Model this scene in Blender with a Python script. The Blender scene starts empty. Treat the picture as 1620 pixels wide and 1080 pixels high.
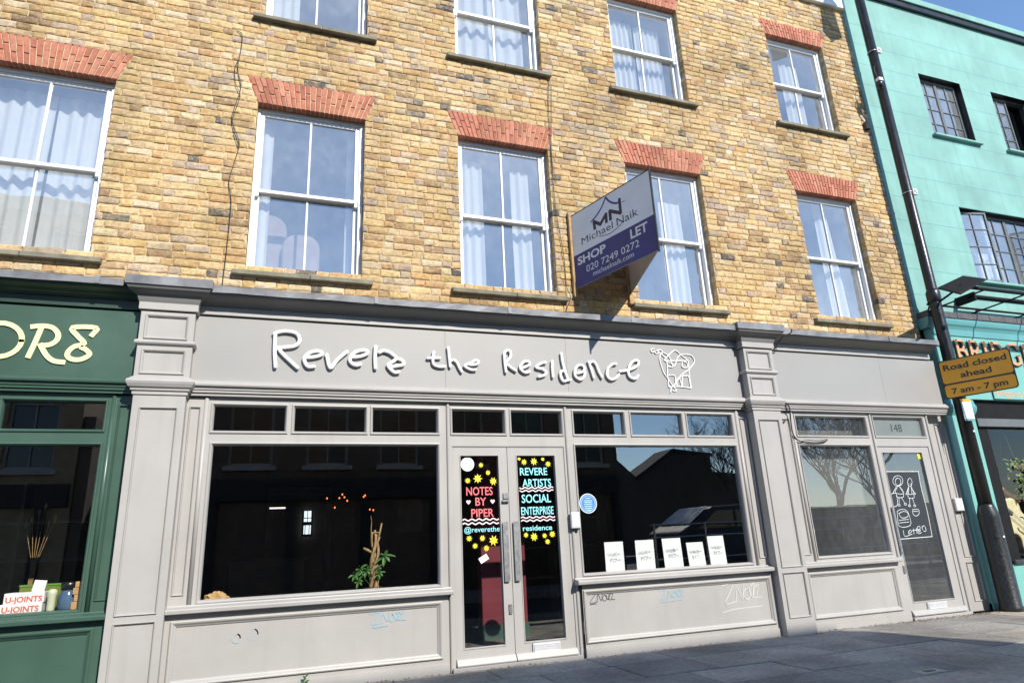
import bpy, bmesh, math, random
from mathutils import Vector, Matrix
random.seed(7)
scene = bpy.context.scene
COL = scene.collection
R = math.radians

# ------------------------------------------------------------------ camera, sky, sun, exposure
cd = bpy.data.cameras.new('camera'); cam = bpy.data.objects.new('camera', cd); COL.objects.link(cam)
cd.sensor_width = 36; cd.lens = 1041.885 * 36 / 1620; cd.clip_start = 0.05; cd.clip_end = 800
cr = Vector((0.942763173, -0.330195768, -0.046565587)); dn = Vector((0.055004110, 0.291713013, -0.954923068)); fw = Vector((0.328895344, 0.897705003, 0.293178410))
m3 = Matrix((cr, -dn, -fw)).transposed()
cam.matrix_world = Matrix.Translation((0, -6.89233, 1.1424)) @ m3.to_4x4()
scene.camera = cam

SUN_TO = Vector((0.25, -0.77, 0.588)).normalized()          # towards the sun
world = bpy.data.worlds.new("World"); scene.world = world; world.use_nodes = True
wn = world.node_tree; wn.nodes.clear()
wo = wn.nodes.new('ShaderNodeOutputWorld'); wb = wn.nodes.new('ShaderNodeBackground'); ws = wn.nodes.new('ShaderNodeTexSky')
ws.sky_type = 'NISHITA'; ws.sun_disc = False
ws.sun_elevation = math.asin(SUN_TO.z); ws.sun_rotation = math.atan2(SUN_TO.x, SUN_TO.y)
ws.air_density = 1.0; ws.dust_density = 0.0; ws.ozone_density = 3.8; ws.altitude = 50
wb.inputs['Strength'].default_value = 0.15
wn.links.new(ws.outputs[0], wb.inputs[0]); wn.links.new(wb.outputs[0], wo.inputs[0])
sl = bpy.data.lights.new('sun', 'SUN'); sl.energy = 4.0; sl.angle = R(0.5); sl.color = (1.0, 0.95, 0.86)
so = bpy.data.objects.new('sun', sl); COL.objects.link(so)
so.rotation_euler = (-SUN_TO).to_track_quat('-Z', 'Y').to_euler(); so.location = (10, -30, 30)
scene.view_settings.view_transform = 'Standard'; scene.view_settings.look = 'None'
scene.view_settings.exposure = 0.72; scene.view_settings.gamma = 1.0
scene.render.engine = 'CYCLES'
cy = scene.cycles
cy.max_bounces = 8; cy.transparent_max_bounces = 12; cy.caustics_reflective = False; cy.caustics_refractive = False
try: cy.use_denoising = True
except Exception: pass

# ------------------------------------------------------------------ helpers
LOC = {}
class MB:
    def __init__(s): s.v = []; s.f = []; s.c = []
    def add(s, vs, fs, col=None):
        o = len(s.v); s.v += [tuple(p) for p in vs]; s.f += [tuple(i + o for i in f) for f in fs]
        if col is not None: s.c += [col] * len(vs)
        return s
    def box(s, x0, x1, y0, y1, z0, z1, col=None):
        return s.add([(x0,y0,z0),(x1,y0,z0),(x1,y1,z0),(x0,y1,z0),(x0,y0,z1),(x1,y0,z1),(x1,y1,z1),(x0,y1,z1)],
                     [(0,3,2,1),(4,5,6,7),(0,1,5,4),(1,2,6,5),(2,3,7,6),(3,0,4,7)], col)
    def quad(s, a, b, c, d, col=None): return s.add([a,b,c,d], [(0,1,2,3)], col)
    def prism(s, poly, y0, y1, col=None):               # outline in x,z with thickness along y
        n = len(poly)
        vs = [(x,y0,z) for x,z in poly] + [(x,y1,z) for x,z in poly]
        fs = [tuple(range(n)), tuple(range(2*n-1, n-1, -1))] + [(i, i+n, (i+1)%n+n, (i+1)%n) for i in range(n)]
        return s.add(vs, fs, col)
    def extx(s, prof, x0, x1):                          # y,z profile swept along x
        n = len(prof)
        vs = [(x0,y,z) for y,z in prof] + [(x1,y,z) for y,z in prof]
        fs = [tuple(range(n)), tuple(range(2*n-1, n-1, -1))] + [(i, (i+1)%n, (i+1)%n+n, i+n) for i in range(n)]
        return s.add(vs, fs)
    def wrap(s, prof, x0, x1, yb):                      # profile (out,z) mitred round three sides of a pier; out is added to x0, x1 and yb
        n = len(prof); vs = []
        for st in ((x0,-1,0.0,0),(x0,-1,0,1),(x1,1,0,1),(x1,1,0.0,0)):
            for o, z in prof:
                y = (yb - o) if st[3] else 0.0
                vs.append((st[0] + st[1]*o, y, z))
        fs = []
        for k in range(3):
            for i in range(n-1): fs.append((k*n+i, k*n+i+1, (k+1)*n+i+1, (k+1)*n+i))
        fs.append(tuple(k*n for k in range(4))); fs.append(tuple(k*n+n-1 for k in (3,2,1,0)))
        return s.add(vs, fs)
    def ring(s, x0, x1, z0, z1, prof):                  # mitred frame, profile (inset, y)
        vs = []
        for i, y in prof: vs += [(x0+i,y,z0+i),(x1-i,y,z0+i),(x1-i,y,z1-i),(x0+i,y,z1-i)]
        fs = []
        for k in range(len(prof)-1):
            for j in range(4): fs.append((k*4+j, k*4+(j+1)%4, (k+1)*4+(j+1)%4, (k+1)*4+j))
        return s.add(vs, fs)
    def tube(s, path, r, n=8, caps=True):
        P = [Vector(p) for p in path]; rs = r if isinstance(r, (list, tuple)) else [r]*len(P)
        vs = []; up = None
        for i, p in enumerate(P):
            t = (P[min(i+1,len(P)-1)] - P[max(i-1,0)]).normalized()
            if up is None: up = Vector((0,0,1)) if abs(t.z) < .9 else Vector((1,0,0))
            a = t.cross(up).normalized(); b = a.cross(t).normalized(); up = b
            for k in range(n):
                q = 2*math.pi*k/n; vs.append(p + (a*math.cos(q) + b*math.sin(q))*rs[i])
        fs = [(i*n+k, i*n+(k+1)%n, (i+1)*n+(k+1)%n, (i+1)*n+k) for i in range(len(P)-1) for k in range(n)]
        if caps: fs += [tuple(range(n-1,-1,-1)), tuple((len(P)-1)*n+k for k in range(n))]
        return s.add(vs, fs)
    def lathe(s, prof, cx, cy, n=24):                   # (r,z)
        vs = [(cx+r*math.cos(2*math.pi*k/n), cy+r*math.sin(2*math.pi*k/n), z) for r, z in prof for k in range(n)]
        fs = [(i*n+k, i*n+(k+1)%n, (i+1)*n+(k+1)%n, (i+1)*n+k) for i in range(len(prof)-1) for k in range(n)]
        fs += [tuple(range(n-1,-1,-1)), tuple((len(prof)-1)*n+k for k in range(n))]
        return s.add(vs, fs)
    def build(s, name, mat, parent=None, bevel=0, smooth=False, loc=None, seg=1, recalc=True):
        L = Vector(LOC[parent.name]) if parent is not None else Vector(loc or (0,0,0))
        me = bpy.data.meshes.new(name); me.from_pydata([tuple(Vector(p)-L) for p in s.v], [], s.f)
        if s.c:
            a = me.color_attributes.new('tone', 'FLOAT_COLOR', 'POINT')
            flat = [k for c in s.c for k in (c[0], c[1], c[2], 1.0)]
            a.data.foreach_set('color', flat)
        if recalc:
            bm = bmesh.new(); bm.from_mesh(me); bmesh.ops.recalc_face_normals(bm, faces=bm.faces); bm.to_mesh(me); bm.free()
        if smooth: me.polygons.foreach_set('use_smooth', [True]*len(me.polygons))
        me.materials.append(mat); me.update()
        o = bpy.data.objects.new(name, me); COL.objects.link(o)
        if parent is not None: o.parent = parent
        else: o.location = L
        LOC[o.name] = L
        if bevel:
            b = o.modifiers.new('bevel', 'BEVEL'); b.width = bevel; b.segments = seg; b.limit_method = 'ANGLE'; b.angle_limit = R(35)
        return o

def thing(name, label, cat, loc, group=None):
    o = bpy.data.objects.new(name, None); COL.objects.link(o); o.location = loc; LOC[o.name] = Vector(loc)
    o.empty_display_size = .1
    o['label'] = label; o['category'] = cat
    if group: o['group'] = group
    return o
def tag(o, label, cat, group=None):
    o['label'] = label; o['category'] = cat
    if group: o['group'] = group
    return o
def struct(o, kind='structure'): o['kind'] = kind; return o
def spline(pts, k=4):
    P = [Vector(p) for p in pts]
    if len(P) < 3 or k < 2: return P
    out = []
    for i in range(len(P)-1):
        a = P[i-1] if i else P[i]*2-P[i+1]; b = P[i]; c = P[i+1]; d = P[i+2] if i+2 < len(P) else P[i+1]*2-P[i]
        for j in range(k):
            t = j/k
            out.append(.5*((2*b)+(c-a)*t+(2*a-5*b+4*c-d)*t*t+(3*b-a-3*c+d)*t**3))
    return out + [P[-1]]
SEQ = [0]
def stroke(mb, pts, w, mp, h=.003, k=4, n0=0.0, taper=False):   # flat ribbon of width w, h proud of a surface; mp(x,z,out)->3D
    SEQ[0] = (SEQ[0]+1) % 11; h = h+SEQ[0]*.00022; P = spline([Vector((p[0],p[1])) for p in pts], k); n = len(P); vs = []
    for i, p in enumerate(P):
        t = P[min(i+1,n-1)] - P[max(i-1,0)]
        if t.length < 1e-9: t = Vector((1,0))
        t.normalize(); q = Vector((-t.y,t.x))*w/2
        if i == 0: p = p - t*w*.3
        if i == n-1: p = p + t*w*.3
        ww = 1.0
        if taper and (i == 0 or i == n-1): ww = .5
        a, b = p+q*ww, p-q*ww
        vs += [mp(a.x,a.y,n0), mp(b.x,b.y,n0), mp(b.x,b.y,n0+h), mp(a.x,a.y,n0+h)]
    fs = []
    for i in range(n-1):
        for k_ in range(4): fs.append((i*4+k_, i*4+(k_+1)%4, (i+1)*4+(k_+1)%4, (i+1)*4+k_))
    fs += [(3,2,1,0), ((n-1)*4,(n-1)*4+1,(n-1)*4+2,(n-1)*4+3)]
    return mb.add(vs, fs)
def text(mb, body, size, mp, h=.003, bold=0.0, align='CENTER', shear=0.0, sx=1.0, spacing=1.0):
    cu = bpy.data.curves.new('lettering', 'FONT'); cu.body = body; cu.size = size; cu.align_x = align
    cu.offset = bold; cu.shear = shear; cu.space_character = spacing; cu.resolution_u = 3
    ob = bpy.data.objects.new('lettering', cu); COL.objects.link(ob)
    dg = bpy.context.evaluated_depsgraph_get()
    me = bpy.data.meshes.new_from_object(ob.evaluated_get(dg))
    front = [mp(v.co.x*sx, v.co.y, h) for v in me.vertices]; nv = len(front)
    back = [mp(v.co.x*sx, v.co.y, 0) for v in me.vertices]
    fs = [tuple(p.vertices) for p in me.polygons]
    ec = {}
    for f in fs:
        for i in range(len(f)):
            e = (f[i], f[(i+1)%len(f)]); ec[tuple(sorted(e))] = ec.get(tuple(sorted(e)), 0)+1
    sides = [(a,b,b+nv,a+nv) for (a,b),c in ec.items() if c == 1]
    mb.add(front+back, fs+sides)
    bpy.data.objects.remove(ob); bpy.data.curves.remove(cu); bpy.data.meshes.remove(me)
    return mb
def star(mb, cx, cz, r, mp, n=8, a0=0.2, h=.002):
    pts = []
    for i in range(2*n):
        q = a0+math.pi*i/n; rr = r*(1.0 if i%2 == 0 else .5)*(1+.08*math.sin(i*2.3))
        pts.append((cx+rr*math.cos(q), cz+rr*math.sin(q)))
    m = len(pts)
    vs = [mp(x,z,h) for x,z in pts]+[mp(x,z,0) for x,z in pts]
    mb.add(vs, [tuple(range(m))]+[(i,i+m,(i+1)%m+m,(i+1)%m) for i in range(m)])
def onplane(x0, y, z0): return lambda x, z, n: (x0+x, y-n, z0+z)

# ------------------------------------------------------------------ materials
def new_mat(name):
    m = bpy.data.materials.new(name); m.use_nodes = True; nt = m.node_tree; nt.nodes.clear()
    out = nt.nodes.new('ShaderNodeOutputMaterial'); b = nt.nodes.new('ShaderNodeBsdfPrincipled'); nt.links.new(b.outputs[0], out.inputs[0])
    return m, nt, b, out
def N(nt, t, **kw):
    n = nt.nodes.new(t)
    for k, v in kw.items():
        if k in n.inputs: n.inputs[k].default_value = v
        else: setattr(n, k, v)
    return n
def coord(nt): return N(nt, 'ShaderNodeTexCoord').outputs['Object']
def geo_pos(nt): return N(nt, 'ShaderNodeNewGeometry').outputs['Position']
def paint(name, rgb, rough=.5, var=.08, scale=2.5, bump=.06, bscale=60, metal=0.0, spec=.5, streak=0.0, chips=0.0, chipcol=None):
    m, nt, b, o = new_mat(name); L = nt.links.new; P = geo_pos(nt)
    n1 = N(nt, 'ShaderNodeTexNoise', Scale=scale, Detail=6.0, Roughness=.6); L(P, n1.inputs['Vector'])
    mx = N(nt, 'ShaderNodeMix', data_type='RGBA'); d = [c*(1-var*1.6) for c in rgb]; l = [min(1,c*(1+var)) for c in rgb]
    mr = N(nt, 'ShaderNodeMapRange'); mr.inputs[1].default_value = .3; mr.inputs[2].default_value = .7
    L(n1.outputs[0], mr.inputs[0]); L(mr.outputs[0], mx.inputs[0])
    mx.inputs[6].default_value = (*d,1); mx.inputs[7].default_value = (*l,1); colr = mx.outputs[2]
    if streak:
        mp = N(nt, 'ShaderNodeMapping'); mp.inputs['Scale'].default_value = (9,9,.7); L(P, mp.inputs['Vector'])
        n3 = N(nt, 'ShaderNodeTexNoise', Scale=1.0, Detail=4.0); L(mp.outputs[0], n3.inputs['Vector'])
        r3 = N(nt, 'ShaderNodeMapRange'); r3.inputs[1].default_value = .52; r3.inputs[2].default_value = .75; r3.inputs[4].default_value = streak
        L(n3.outputs[0], r3.inputs[0])
        m3 = N(nt, 'ShaderNodeMix', data_type='RGBA'); L(r3.outputs[0], m3.inputs[0]); L(colr, m3.inputs[6])
        m3.inputs[7].default_value = (rgb[0]*.55, rgb[1]*.55, rgb[2]*.5, 1); colr = m3.outputs[2]
    if chips:                                            # small knocks and scuffs with a shape of their own
        n5 = N(nt, 'ShaderNodeTexNoise', Scale=14.0, Detail=8.0, Roughness=.7); L(P, n5.inputs['Vector'])
        r5 = N(nt, 'ShaderNodeMapRange'); r5.inputs[1].default_value = .685; r5.inputs[2].default_value = .72; r5.inputs[4].default_value = chips; L(n5.outputs[0], r5.inputs[0])
        m5 = N(nt, 'ShaderNodeMix', data_type='RGBA'); L(r5.outputs[0], m5.inputs[0]); L(colr, m5.inputs[6]); m5.inputs[7].default_value = (*chipcol,1) if chipcol else (rgb[0]*.45, rgb[1]*.42, rgb[2]*.38, 1); colr = m5.outputs[2]
    L(colr, b.inputs['Base Color'])
    n2 = N(nt, 'ShaderNodeTexNoise', Scale=bscale, Detail=3.0); L(P, n2.inputs['Vector'])
    bp = N(nt, 'ShaderNodeBump', Strength=bump, Distance=.01); L(n2.outputs[0], bp.inputs['Height']); L(bp.outputs[0], b.inputs['Normal'])
    rr = N(nt, 'ShaderNodeMapRange'); rr.inputs[3].default_value = max(.02,rough-.1); rr.inputs[4].default_value = min(1,rough+.12)
    L(n1.outputs[0], rr.inputs[0]); L(rr.outputs[0], b.inputs['Roughness'])
    b.inputs['Metallic'].default_value = metal; b.inputs['Specular IOR Level'].default_value = spec
    return m
def toned(name, rough=.85, bump=.5, bscale=45, stain=.25, sscale=1.2, pits=0.0, gum=False, blend=None):   # colour from each brick's or slab's own tone
    m, nt, b, o = new_mat(name); L = nt.links.new; P = geo_pos(nt)
    at = N(nt, 'ShaderNodeAttribute', attribute_name='tone')
    n1 = N(nt, 'ShaderNodeTexNoise', Scale=bscale*.36, Detail=9.0, Roughness=.72); L(P, n1.inputs['Vector'])
    n2 = N(nt, 'ShaderNodeTexNoise', Scale=sscale, Detail=5.0, Roughness=.6); L(P, n2.inputs['Vector'])
    f1 = N(nt, 'ShaderNodeMapRange'); f1.inputs[1].default_value = .3; f1.inputs[2].default_value = .7; f1.inputs[3].default_value = .62; f1.inputs[4].default_value = 1.26; L(n1.outputs[0], f1.inputs[0])
    f2 = N(nt, 'ShaderNodeMapRange'); f2.inputs[1].default_value = .35; f2.inputs[2].default_value = .65; f2.inputs[3].default_value = 1-stain; f2.inputs[4].default_value = 1+stain*.3; L(n2.outputs[0], f2.inputs[0])
    mu = N(nt, 'ShaderNodeMath', operation='MULTIPLY'); L(f1.outputs[0], mu.inputs[0]); L(f2.outputs[0], mu.inputs[1])
    if pits:
        n4 = N(nt, 'ShaderNodeTexNoise', Scale=38.0, Detail=5.0, Roughness=.75); L(P, n4.inputs['Vector'])
        f4 = N(nt, 'ShaderNodeMapRange'); f4.inputs[1].default_value = .60; f4.inputs[2].default_value = .70; f4.inputs[3].default_value = 1.0; f4.inputs[4].default_value = pits; L(n4.outputs[0], f4.inputs[0])
        m4 = N(nt, 'ShaderNodeMath', operation='MULTIPLY'); L(mu.outputs[0], m4.inputs[0]); L(f4.outputs[0], m4.inputs[1]); mu = m4
    if gum:                                              # trodden gum spots
        vo = N(nt, 'ShaderNodeTexVoronoi', Scale=3.2); L(P, vo.inputs['Vector'])
        f6 = N(nt, 'ShaderNodeMapRange'); f6.inputs[1].default_value = .055; f6.inputs[2].default_value = .085; f6.inputs[3].default_value = .62; f6.inputs[4].default_value = 1.0; L(vo.outputs['Distance'], f6.inputs[0])
        m6 = N(nt, 'ShaderNodeMath', operation='MULTIPLY'); L(mu.outputs[0], m6.inputs[0]); L(f6.outputs[0], m6.inputs[1]); mu = m6
    src = at.outputs['Color']
    if blend:                                            # each brick is burnt unevenly: patches of common buff and of brown across it
        for sc, lo, hi, amt, c in ((9.0,.46,.68,.6,blend[0]),(16.0,.54,.68,.55,blend[1]),(21.0,.55,.68,.55,blend[2])):
            nb = N(nt, 'ShaderNodeTexNoise', Scale=sc, Detail=5.0, Roughness=.65); L(P, nb.inputs['Vector'])
            rb = N(nt, 'ShaderNodeMapRange'); rb.inputs[1].default_value = lo; rb.inputs[2].default_value = hi; rb.inputs[4].default_value = amt; L(nb.outputs[0], rb.inputs[0])
            xb = N(nt, 'ShaderNodeMix', data_type='RGBA'); L(rb.outputs[0], xb.inputs[0]); L(src, xb.inputs[6]); xb.inputs[7].default_value = (*c,1); src = xb.outputs[2]
    if blend:                                            # old rain runs down the face
        mpz = N(nt, 'ShaderNodeMapping'); mpz.inputs['Scale'].default_value = (3.2,3.2,.28); L(P, mpz.inputs['Vector'])
        ns = N(nt, 'ShaderNodeTexNoise', Scale=1.0, Detail=5.0, Roughness=.6); L(mpz.outputs[0], ns.inputs['Vector'])
        fs_ = N(nt, 'ShaderNodeMapRange'); fs_.inputs[1].default_value = .52; fs_.inputs[2].default_value = .72; fs_.inputs[3].default_value = 1.0; fs_.inputs[4].default_value = .80; L(ns.outputs[0], fs_.inputs[0])
        ms = N(nt, 'ShaderNodeMath', operation='MULTIPLY'); L(mu.outputs[0], ms.inputs[0]); L(fs_.outputs[0], ms.inputs[1]); mu = ms
    vm = N(nt, 'ShaderNodeVectorMath', operation='SCALE'); L(src, vm.inputs[0]); L(mu.outputs[0], vm.inputs['Scale'])
    L(vm.outputs[0], b.inputs['Base Color']); b.inputs['Roughness'].default_value = rough; b.inputs['Specular IOR Level'].default_value = .25
    n3 = N(nt, 'ShaderNodeTexNoise', Scale=bscale, Detail=6.0, Roughness=.65); L(P, n3.inputs['Vector'])
    bp = N(nt, 'ShaderNodeBump', Strength=bump, Distance=.012); L(n3.outputs[0], bp.inputs['Height']); L(bp.outputs[0], b.inputs['Normal'])
    return m
def glass(name, tint=(.9,.94,.93), k=1.9, wav=.0, haze=0.0, bias=0.0):
    m, nt, b, out = new_mat(name); nt.nodes.remove(b); L = nt.links.new; P = geo_pos(nt)
    tr = N(nt, 'ShaderNodeBsdfTransparent'); tr.inputs[0].default_value = (*tint,1)
    gl = N(nt, 'ShaderNodeBsdfGlossy'); gl.inputs['Roughness'].default_value = 0.0; gl.inputs[0].default_value = (1,1,1,1)
    ge = N(nt, 'ShaderNodeNewGeometry'); dt = N(nt, 'ShaderNodeVectorMath', operation='DOT_PRODUCT'); L(ge.outputs['Incoming'], dt.inputs[0]); L(ge.outputs['True Normal'], dt.inputs[1])
    ab = N(nt, 'ShaderNodeMath', operation='ABSOLUTE'); L(dt.outputs['Value'], ab.inputs[0])
    om = N(nt, 'ShaderNodeMath', operation='SUBTRACT', use_clamp=True); om.inputs[0].default_value = 1.0; L(ab.outputs[0], om.inputs[1])
    pw = N(nt, 'ShaderNodeMath', operation='POWER'); L(om.outputs[0], pw.inputs[0]); pw.inputs[1].default_value = 5.0
    mu = N(nt, 'ShaderNodeMath', operation='MULTIPLY_ADD', use_clamp=True); L(pw.outputs[0], mu.inputs[0]); mu.inputs[1].default_value = .96-k*.04; mu.inputs[2].default_value = .04*k+bias   # Schlick
    fb = N(nt, 'ShaderNodeMath', operation='SUBTRACT'); fb.inputs[0].default_value = 1.0; L(ge.outputs['Backfacing'], fb.inputs[1])     # reflect and tint once per pane, at its outer face
    m0 = N(nt, 'ShaderNodeMath', operation='MULTIPLY'); L(mu.outputs[0], m0.inputs[0]); L(fb.outputs[0], m0.inputs[1]); mu = m0
    tm = N(nt, 'ShaderNodeMix', data_type='RGBA'); L(ge.outputs['Backfacing'], tm.inputs[0]); tm.inputs[6].default_value = (*tint,1); tm.inputs[7].default_value = (1,1,1,1); L(tm.outputs[2], tr.inputs[0])
    if wav:
        n = N(nt, 'ShaderNodeTexNoise', Scale=2.2, Detail=1.0); L(P, n.inputs['Vector'])
        bp = N(nt, 'ShaderNodeBump', Strength=wav, Distance=.02); L(n.outputs[0], bp.inputs['Height']); L(bp.outputs[0], gl.inputs['Normal'])
    mx = N(nt, 'ShaderNodeMixShader'); L(mu.outputs[0], mx.inputs[0]); L(tr.outputs[0], mx.inputs[1]); L(gl.outputs[0], mx.inputs[2])
    last = mx.outputs[0]
    if haze:                                             # dust and water marks, plus a pale veil painting bright haze onto the pane
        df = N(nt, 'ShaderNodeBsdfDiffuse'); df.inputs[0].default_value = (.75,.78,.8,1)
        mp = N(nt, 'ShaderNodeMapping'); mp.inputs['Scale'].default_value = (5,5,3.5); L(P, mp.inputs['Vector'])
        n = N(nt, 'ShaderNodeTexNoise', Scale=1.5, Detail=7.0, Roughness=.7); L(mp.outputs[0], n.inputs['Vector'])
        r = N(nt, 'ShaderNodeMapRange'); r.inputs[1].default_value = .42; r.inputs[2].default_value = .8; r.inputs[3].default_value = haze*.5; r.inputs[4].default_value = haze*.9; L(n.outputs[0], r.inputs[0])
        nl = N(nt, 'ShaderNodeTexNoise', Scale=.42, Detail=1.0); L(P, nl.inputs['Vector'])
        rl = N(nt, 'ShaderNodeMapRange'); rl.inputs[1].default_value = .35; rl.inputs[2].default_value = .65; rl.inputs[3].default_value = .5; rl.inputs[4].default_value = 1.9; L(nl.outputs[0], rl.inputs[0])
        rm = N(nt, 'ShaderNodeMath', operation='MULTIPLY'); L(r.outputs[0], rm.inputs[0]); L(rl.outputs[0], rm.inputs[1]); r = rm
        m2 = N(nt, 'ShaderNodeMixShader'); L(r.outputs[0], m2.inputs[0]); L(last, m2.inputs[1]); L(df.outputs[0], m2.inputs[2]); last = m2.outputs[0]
    L(last, out.inputs[0])
    return m
def emit(name, rgb, s):
    m, nt, b, out = new_mat(name); b.inputs['Base Color'].default_value = (*rgb,1)
    b.inputs['Emission Color'].default_value = (*rgb,1); b.inputs['Emission Strength'].default_value = s
    return m
def cloth(name, rgb, tr=.45):
    m, nt, b, out = new_mat(name); nt.nodes.remove(b); L = nt.links.new
    d = N(nt, 'ShaderNodeBsdfDiffuse'); t = N(nt, 'ShaderNodeBsdfTranslucent'); d.inputs[0].default_value = t.inputs[0].default_value = (*rgb,1)
    w = N(nt, 'ShaderNodeTexNoise', Scale=300.0, Detail=2.0); L(geo_pos(nt), w.inputs['Vector'])
    bp = N(nt, 'ShaderNodeBump', Strength=.15, Distance=.003); L(w.outputs[0], bp.inputs['Height']); L(bp.outputs[0], d.inputs['Normal'])
    mx = N(nt, 'ShaderNodeMixShader'); mx.inputs[0].default_value = tr; L(d.outputs[0], mx.inputs[1]); L(t.outputs[0], mx.inputs[2]); L(mx.outputs[0], out.inputs[0])
    return m

M = {}
M['brick'] = toned('stock_brick', bump=.55, bscale=70, stain=.28, sscale=.9, pits=.40, blend=((.68,.50,.275),(.46,.28,.125),(.68,.60,.46)))
M['arch'] = toned('rubbed_red_brick', bump=.3, bscale=70, stain=.24, sscale=2.2, pits=.75)
M['mortar'] = paint('lime_mortar', (.60,.455,.265), .95, .16, 9, .6, 70)
M['slab'] = toned('paving_stone', rough=.8, bump=.3, bscale=60, stain=.38, sscale=1.1, pits=.0, gum=True)
M['joint'] = paint('joint_grit', (.10,.085,.07), .95, .3, 20, .4, 90)
M['grey'] = paint('grey_eggshell_paint', (.375,.357,.338), .45, .05, 1.6, .05, 110, streak=.16, chips=.5)
M['greyshade'] = paint('shaded_grey_cornice', (.17,.165,.158), .45, .05, 2, .03, 140)  # grey darkened so the cornice underside carries its shade in the paint
M['greypanel'] = paint('grey_sign_panel', (.312,.304,.293), .42, .03, .9, .015, 90)
M['green'] = paint('dark_green_gloss_paint', (.050,.100,.074), .32, .10, 2, .03, 120)
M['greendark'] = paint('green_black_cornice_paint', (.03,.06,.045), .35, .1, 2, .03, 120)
M['teal'] = paint('turquoise_masonry_paint', (.205,.405,.362), .78, .16, 1.1, .2, 30, streak=.28, chips=.35)
M['tealgloss'] = paint('turquoise_gloss_paint', (.17,.42,.37), .4, .05, 2, .03, 90)
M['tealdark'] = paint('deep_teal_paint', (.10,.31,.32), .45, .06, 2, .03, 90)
M['white'] = paint('white_window_paint', (.78,.78,.77), .35, .02, 4, .03, 150)
M['sill'] = paint('weathered_stone_sill', (.20,.185,.135), .85, .25, 6, .4, 60)
M['lead'] = paint('lead_flashing', (.19,.195,.21), .5, .3, 4, .25, 14, spec=.7)
M['black'] = paint('black_gloss_paint', (.012,.013,.014), .3, .25, 8, .15, 60)
M['blackmatt'] = paint('matt_black_lamp_paint', (.012,.012,.013), .75, .2, 8, .05, 60, spec=.15)
M['darkmetal'] = paint('dark_grey_metal', (.035,.04,.043), .4, .2, 8, .05, 60)
M['casement'] = paint('grey_metal_casement', (.12,.13,.135), .45, .12, 6, .05, 60)
M['stone'] = paint('dark_coping_stone', (.10,.10,.105), .8, .3, 6, .3, 40)
M['steel'] = paint('brushed_steel', (.55,.55,.56), .32, .08, 30, .05, 200, metal=.85)
M['alu'] = paint('silver_aluminium', (.62,.62,.63), .35, .05, 20, .03, 200, metal=.3)
M['signwhite'] = paint('white_sign_face', (.80,.80,.79), .35, .02, 3, .01, 60)
M['acrylic'] = paint('white_acrylic_letters', (.86,.86,.85), .3, .015, 5, .02, 80)
M['boardwhite'] = paint('board_white', (.86,.88,.90), .5, .06, 2, .03, 30)
M['navy'] = paint('board_navy', (.034,.036,.20), .45, .15, 3, .02, 60)
M['ink'] = paint('board_dark_ink', (.03,.015,.045), .5, .1, 8, .01, 60)
M['blueink'] = paint('board_blue_ink', (.03,.05,.27), .5, .1, 8, .01, 60)
M['boardback'] = paint('board_plain_back', (.55,.56,.57), .6, .1, 2, .05, 30)
M['timber'] = paint('rough_sawn_batten', (.45,.29,.13), .8, .25, 12, .3, 60)
M['amber'] = paint('amber_sign_sheeting', (.86,.40,.025), .45, .07, 3, .02, 80)
M['yellow'] = paint('yellow_paint_pen', (.85,.72,.03), .5, .05, 8, .02, 80)
M['cyan'] = paint('cyan_paint_pen', (.30,.78,.83), .5, .05, 8, .02, 80)
M['coral'] = paint('coral_paint_pen', (.80,.16,.17), .5, .05, 8, .02, 80)
M['pinkwhite'] = paint('pale_pink_paint_pen', (.82,.66,.68), .5, .05, 8, .02, 80)
M['cream'] = paint('pale_yellow_letter_paint', (.84,.83,.42), .45, .05, 6, .02, 80)
M['copper'] = paint('copper_letter_face', (.75,.33,.16), .4, .08, 6, .02, 80)
M['paper'] = paint('white_paper', (.90,.90,.88), .8, .02, 6, .03, 60)
M['pencil'] = paint('faint_pencil', (.55,.57,.58), .8, .1, 6, .02, 60)
M['chalkboard'] = paint('chalkboard_print', (.02,.027,.034), .7, .2, 6, .05, 60)
M['chalk'] = paint('white_chalk', (.72,.74,.75), .9, .1, 40, .1, 150)
M['tagblack'] = paint('black_marker', (.08,.075,.08), .6, .3, 30, .02, 80)
M['tagblue'] = paint('light_blue_spray', (.25,.39,.46), .6, .08, 30, .02, 80)
M['tagwhite'] = paint('white_spray', (.56,.55,.54), .6, .05, 30, .02, 80)
M['stickerblue'] = paint('blue_sticker', (.06,.22,.62), .4, .08, 8, .01, 60)
M['glass_violin'] = glass('clear_shop_glass', (.96,.97,.965), 1.0, .01, .0)
M['roomdim'] = paint('dim_shop_fittings', (.10,.09,.08), .7, .3, 3, .05, 20)
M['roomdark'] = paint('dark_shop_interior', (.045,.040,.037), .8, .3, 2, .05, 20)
M['roomgrey'] = paint('grey_interior_wall', (.24,.24,.22), .8, .15, 2, .05, 20)
M['roomup'] = paint('upper_room_wall', (.30,.30,.30), .9, .1, 2, .05, 20)
M['floor'] = paint('scuffed_shop_floor', (.13,.125,.11), .55, .3, 3, .05, 30)
M['redwall'] = paint('deep_red_partition', (.15,.012,.022), .6, .08, 2, .03, 40)
M['curtain'] = cloth('sheer_white_curtain', (.93,.94,.93), .35)
M['blind'] = cloth('grey_roller_blind', (.15,.145,.13), .2)
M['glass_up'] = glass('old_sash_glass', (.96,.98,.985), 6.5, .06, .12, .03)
M['glass_shop'] = glass('shop_plate_glass', (.96,.975,.97), 4.6, .012, .0)
M['glass_door'] = glass('door_glass', (.96,.97,.965), 2.4, .01, .0)
M['glass_dusty'] = glass('dusty_plate_glass', (.95,.96,.955), 3.0, .03, .035, .01)
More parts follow.
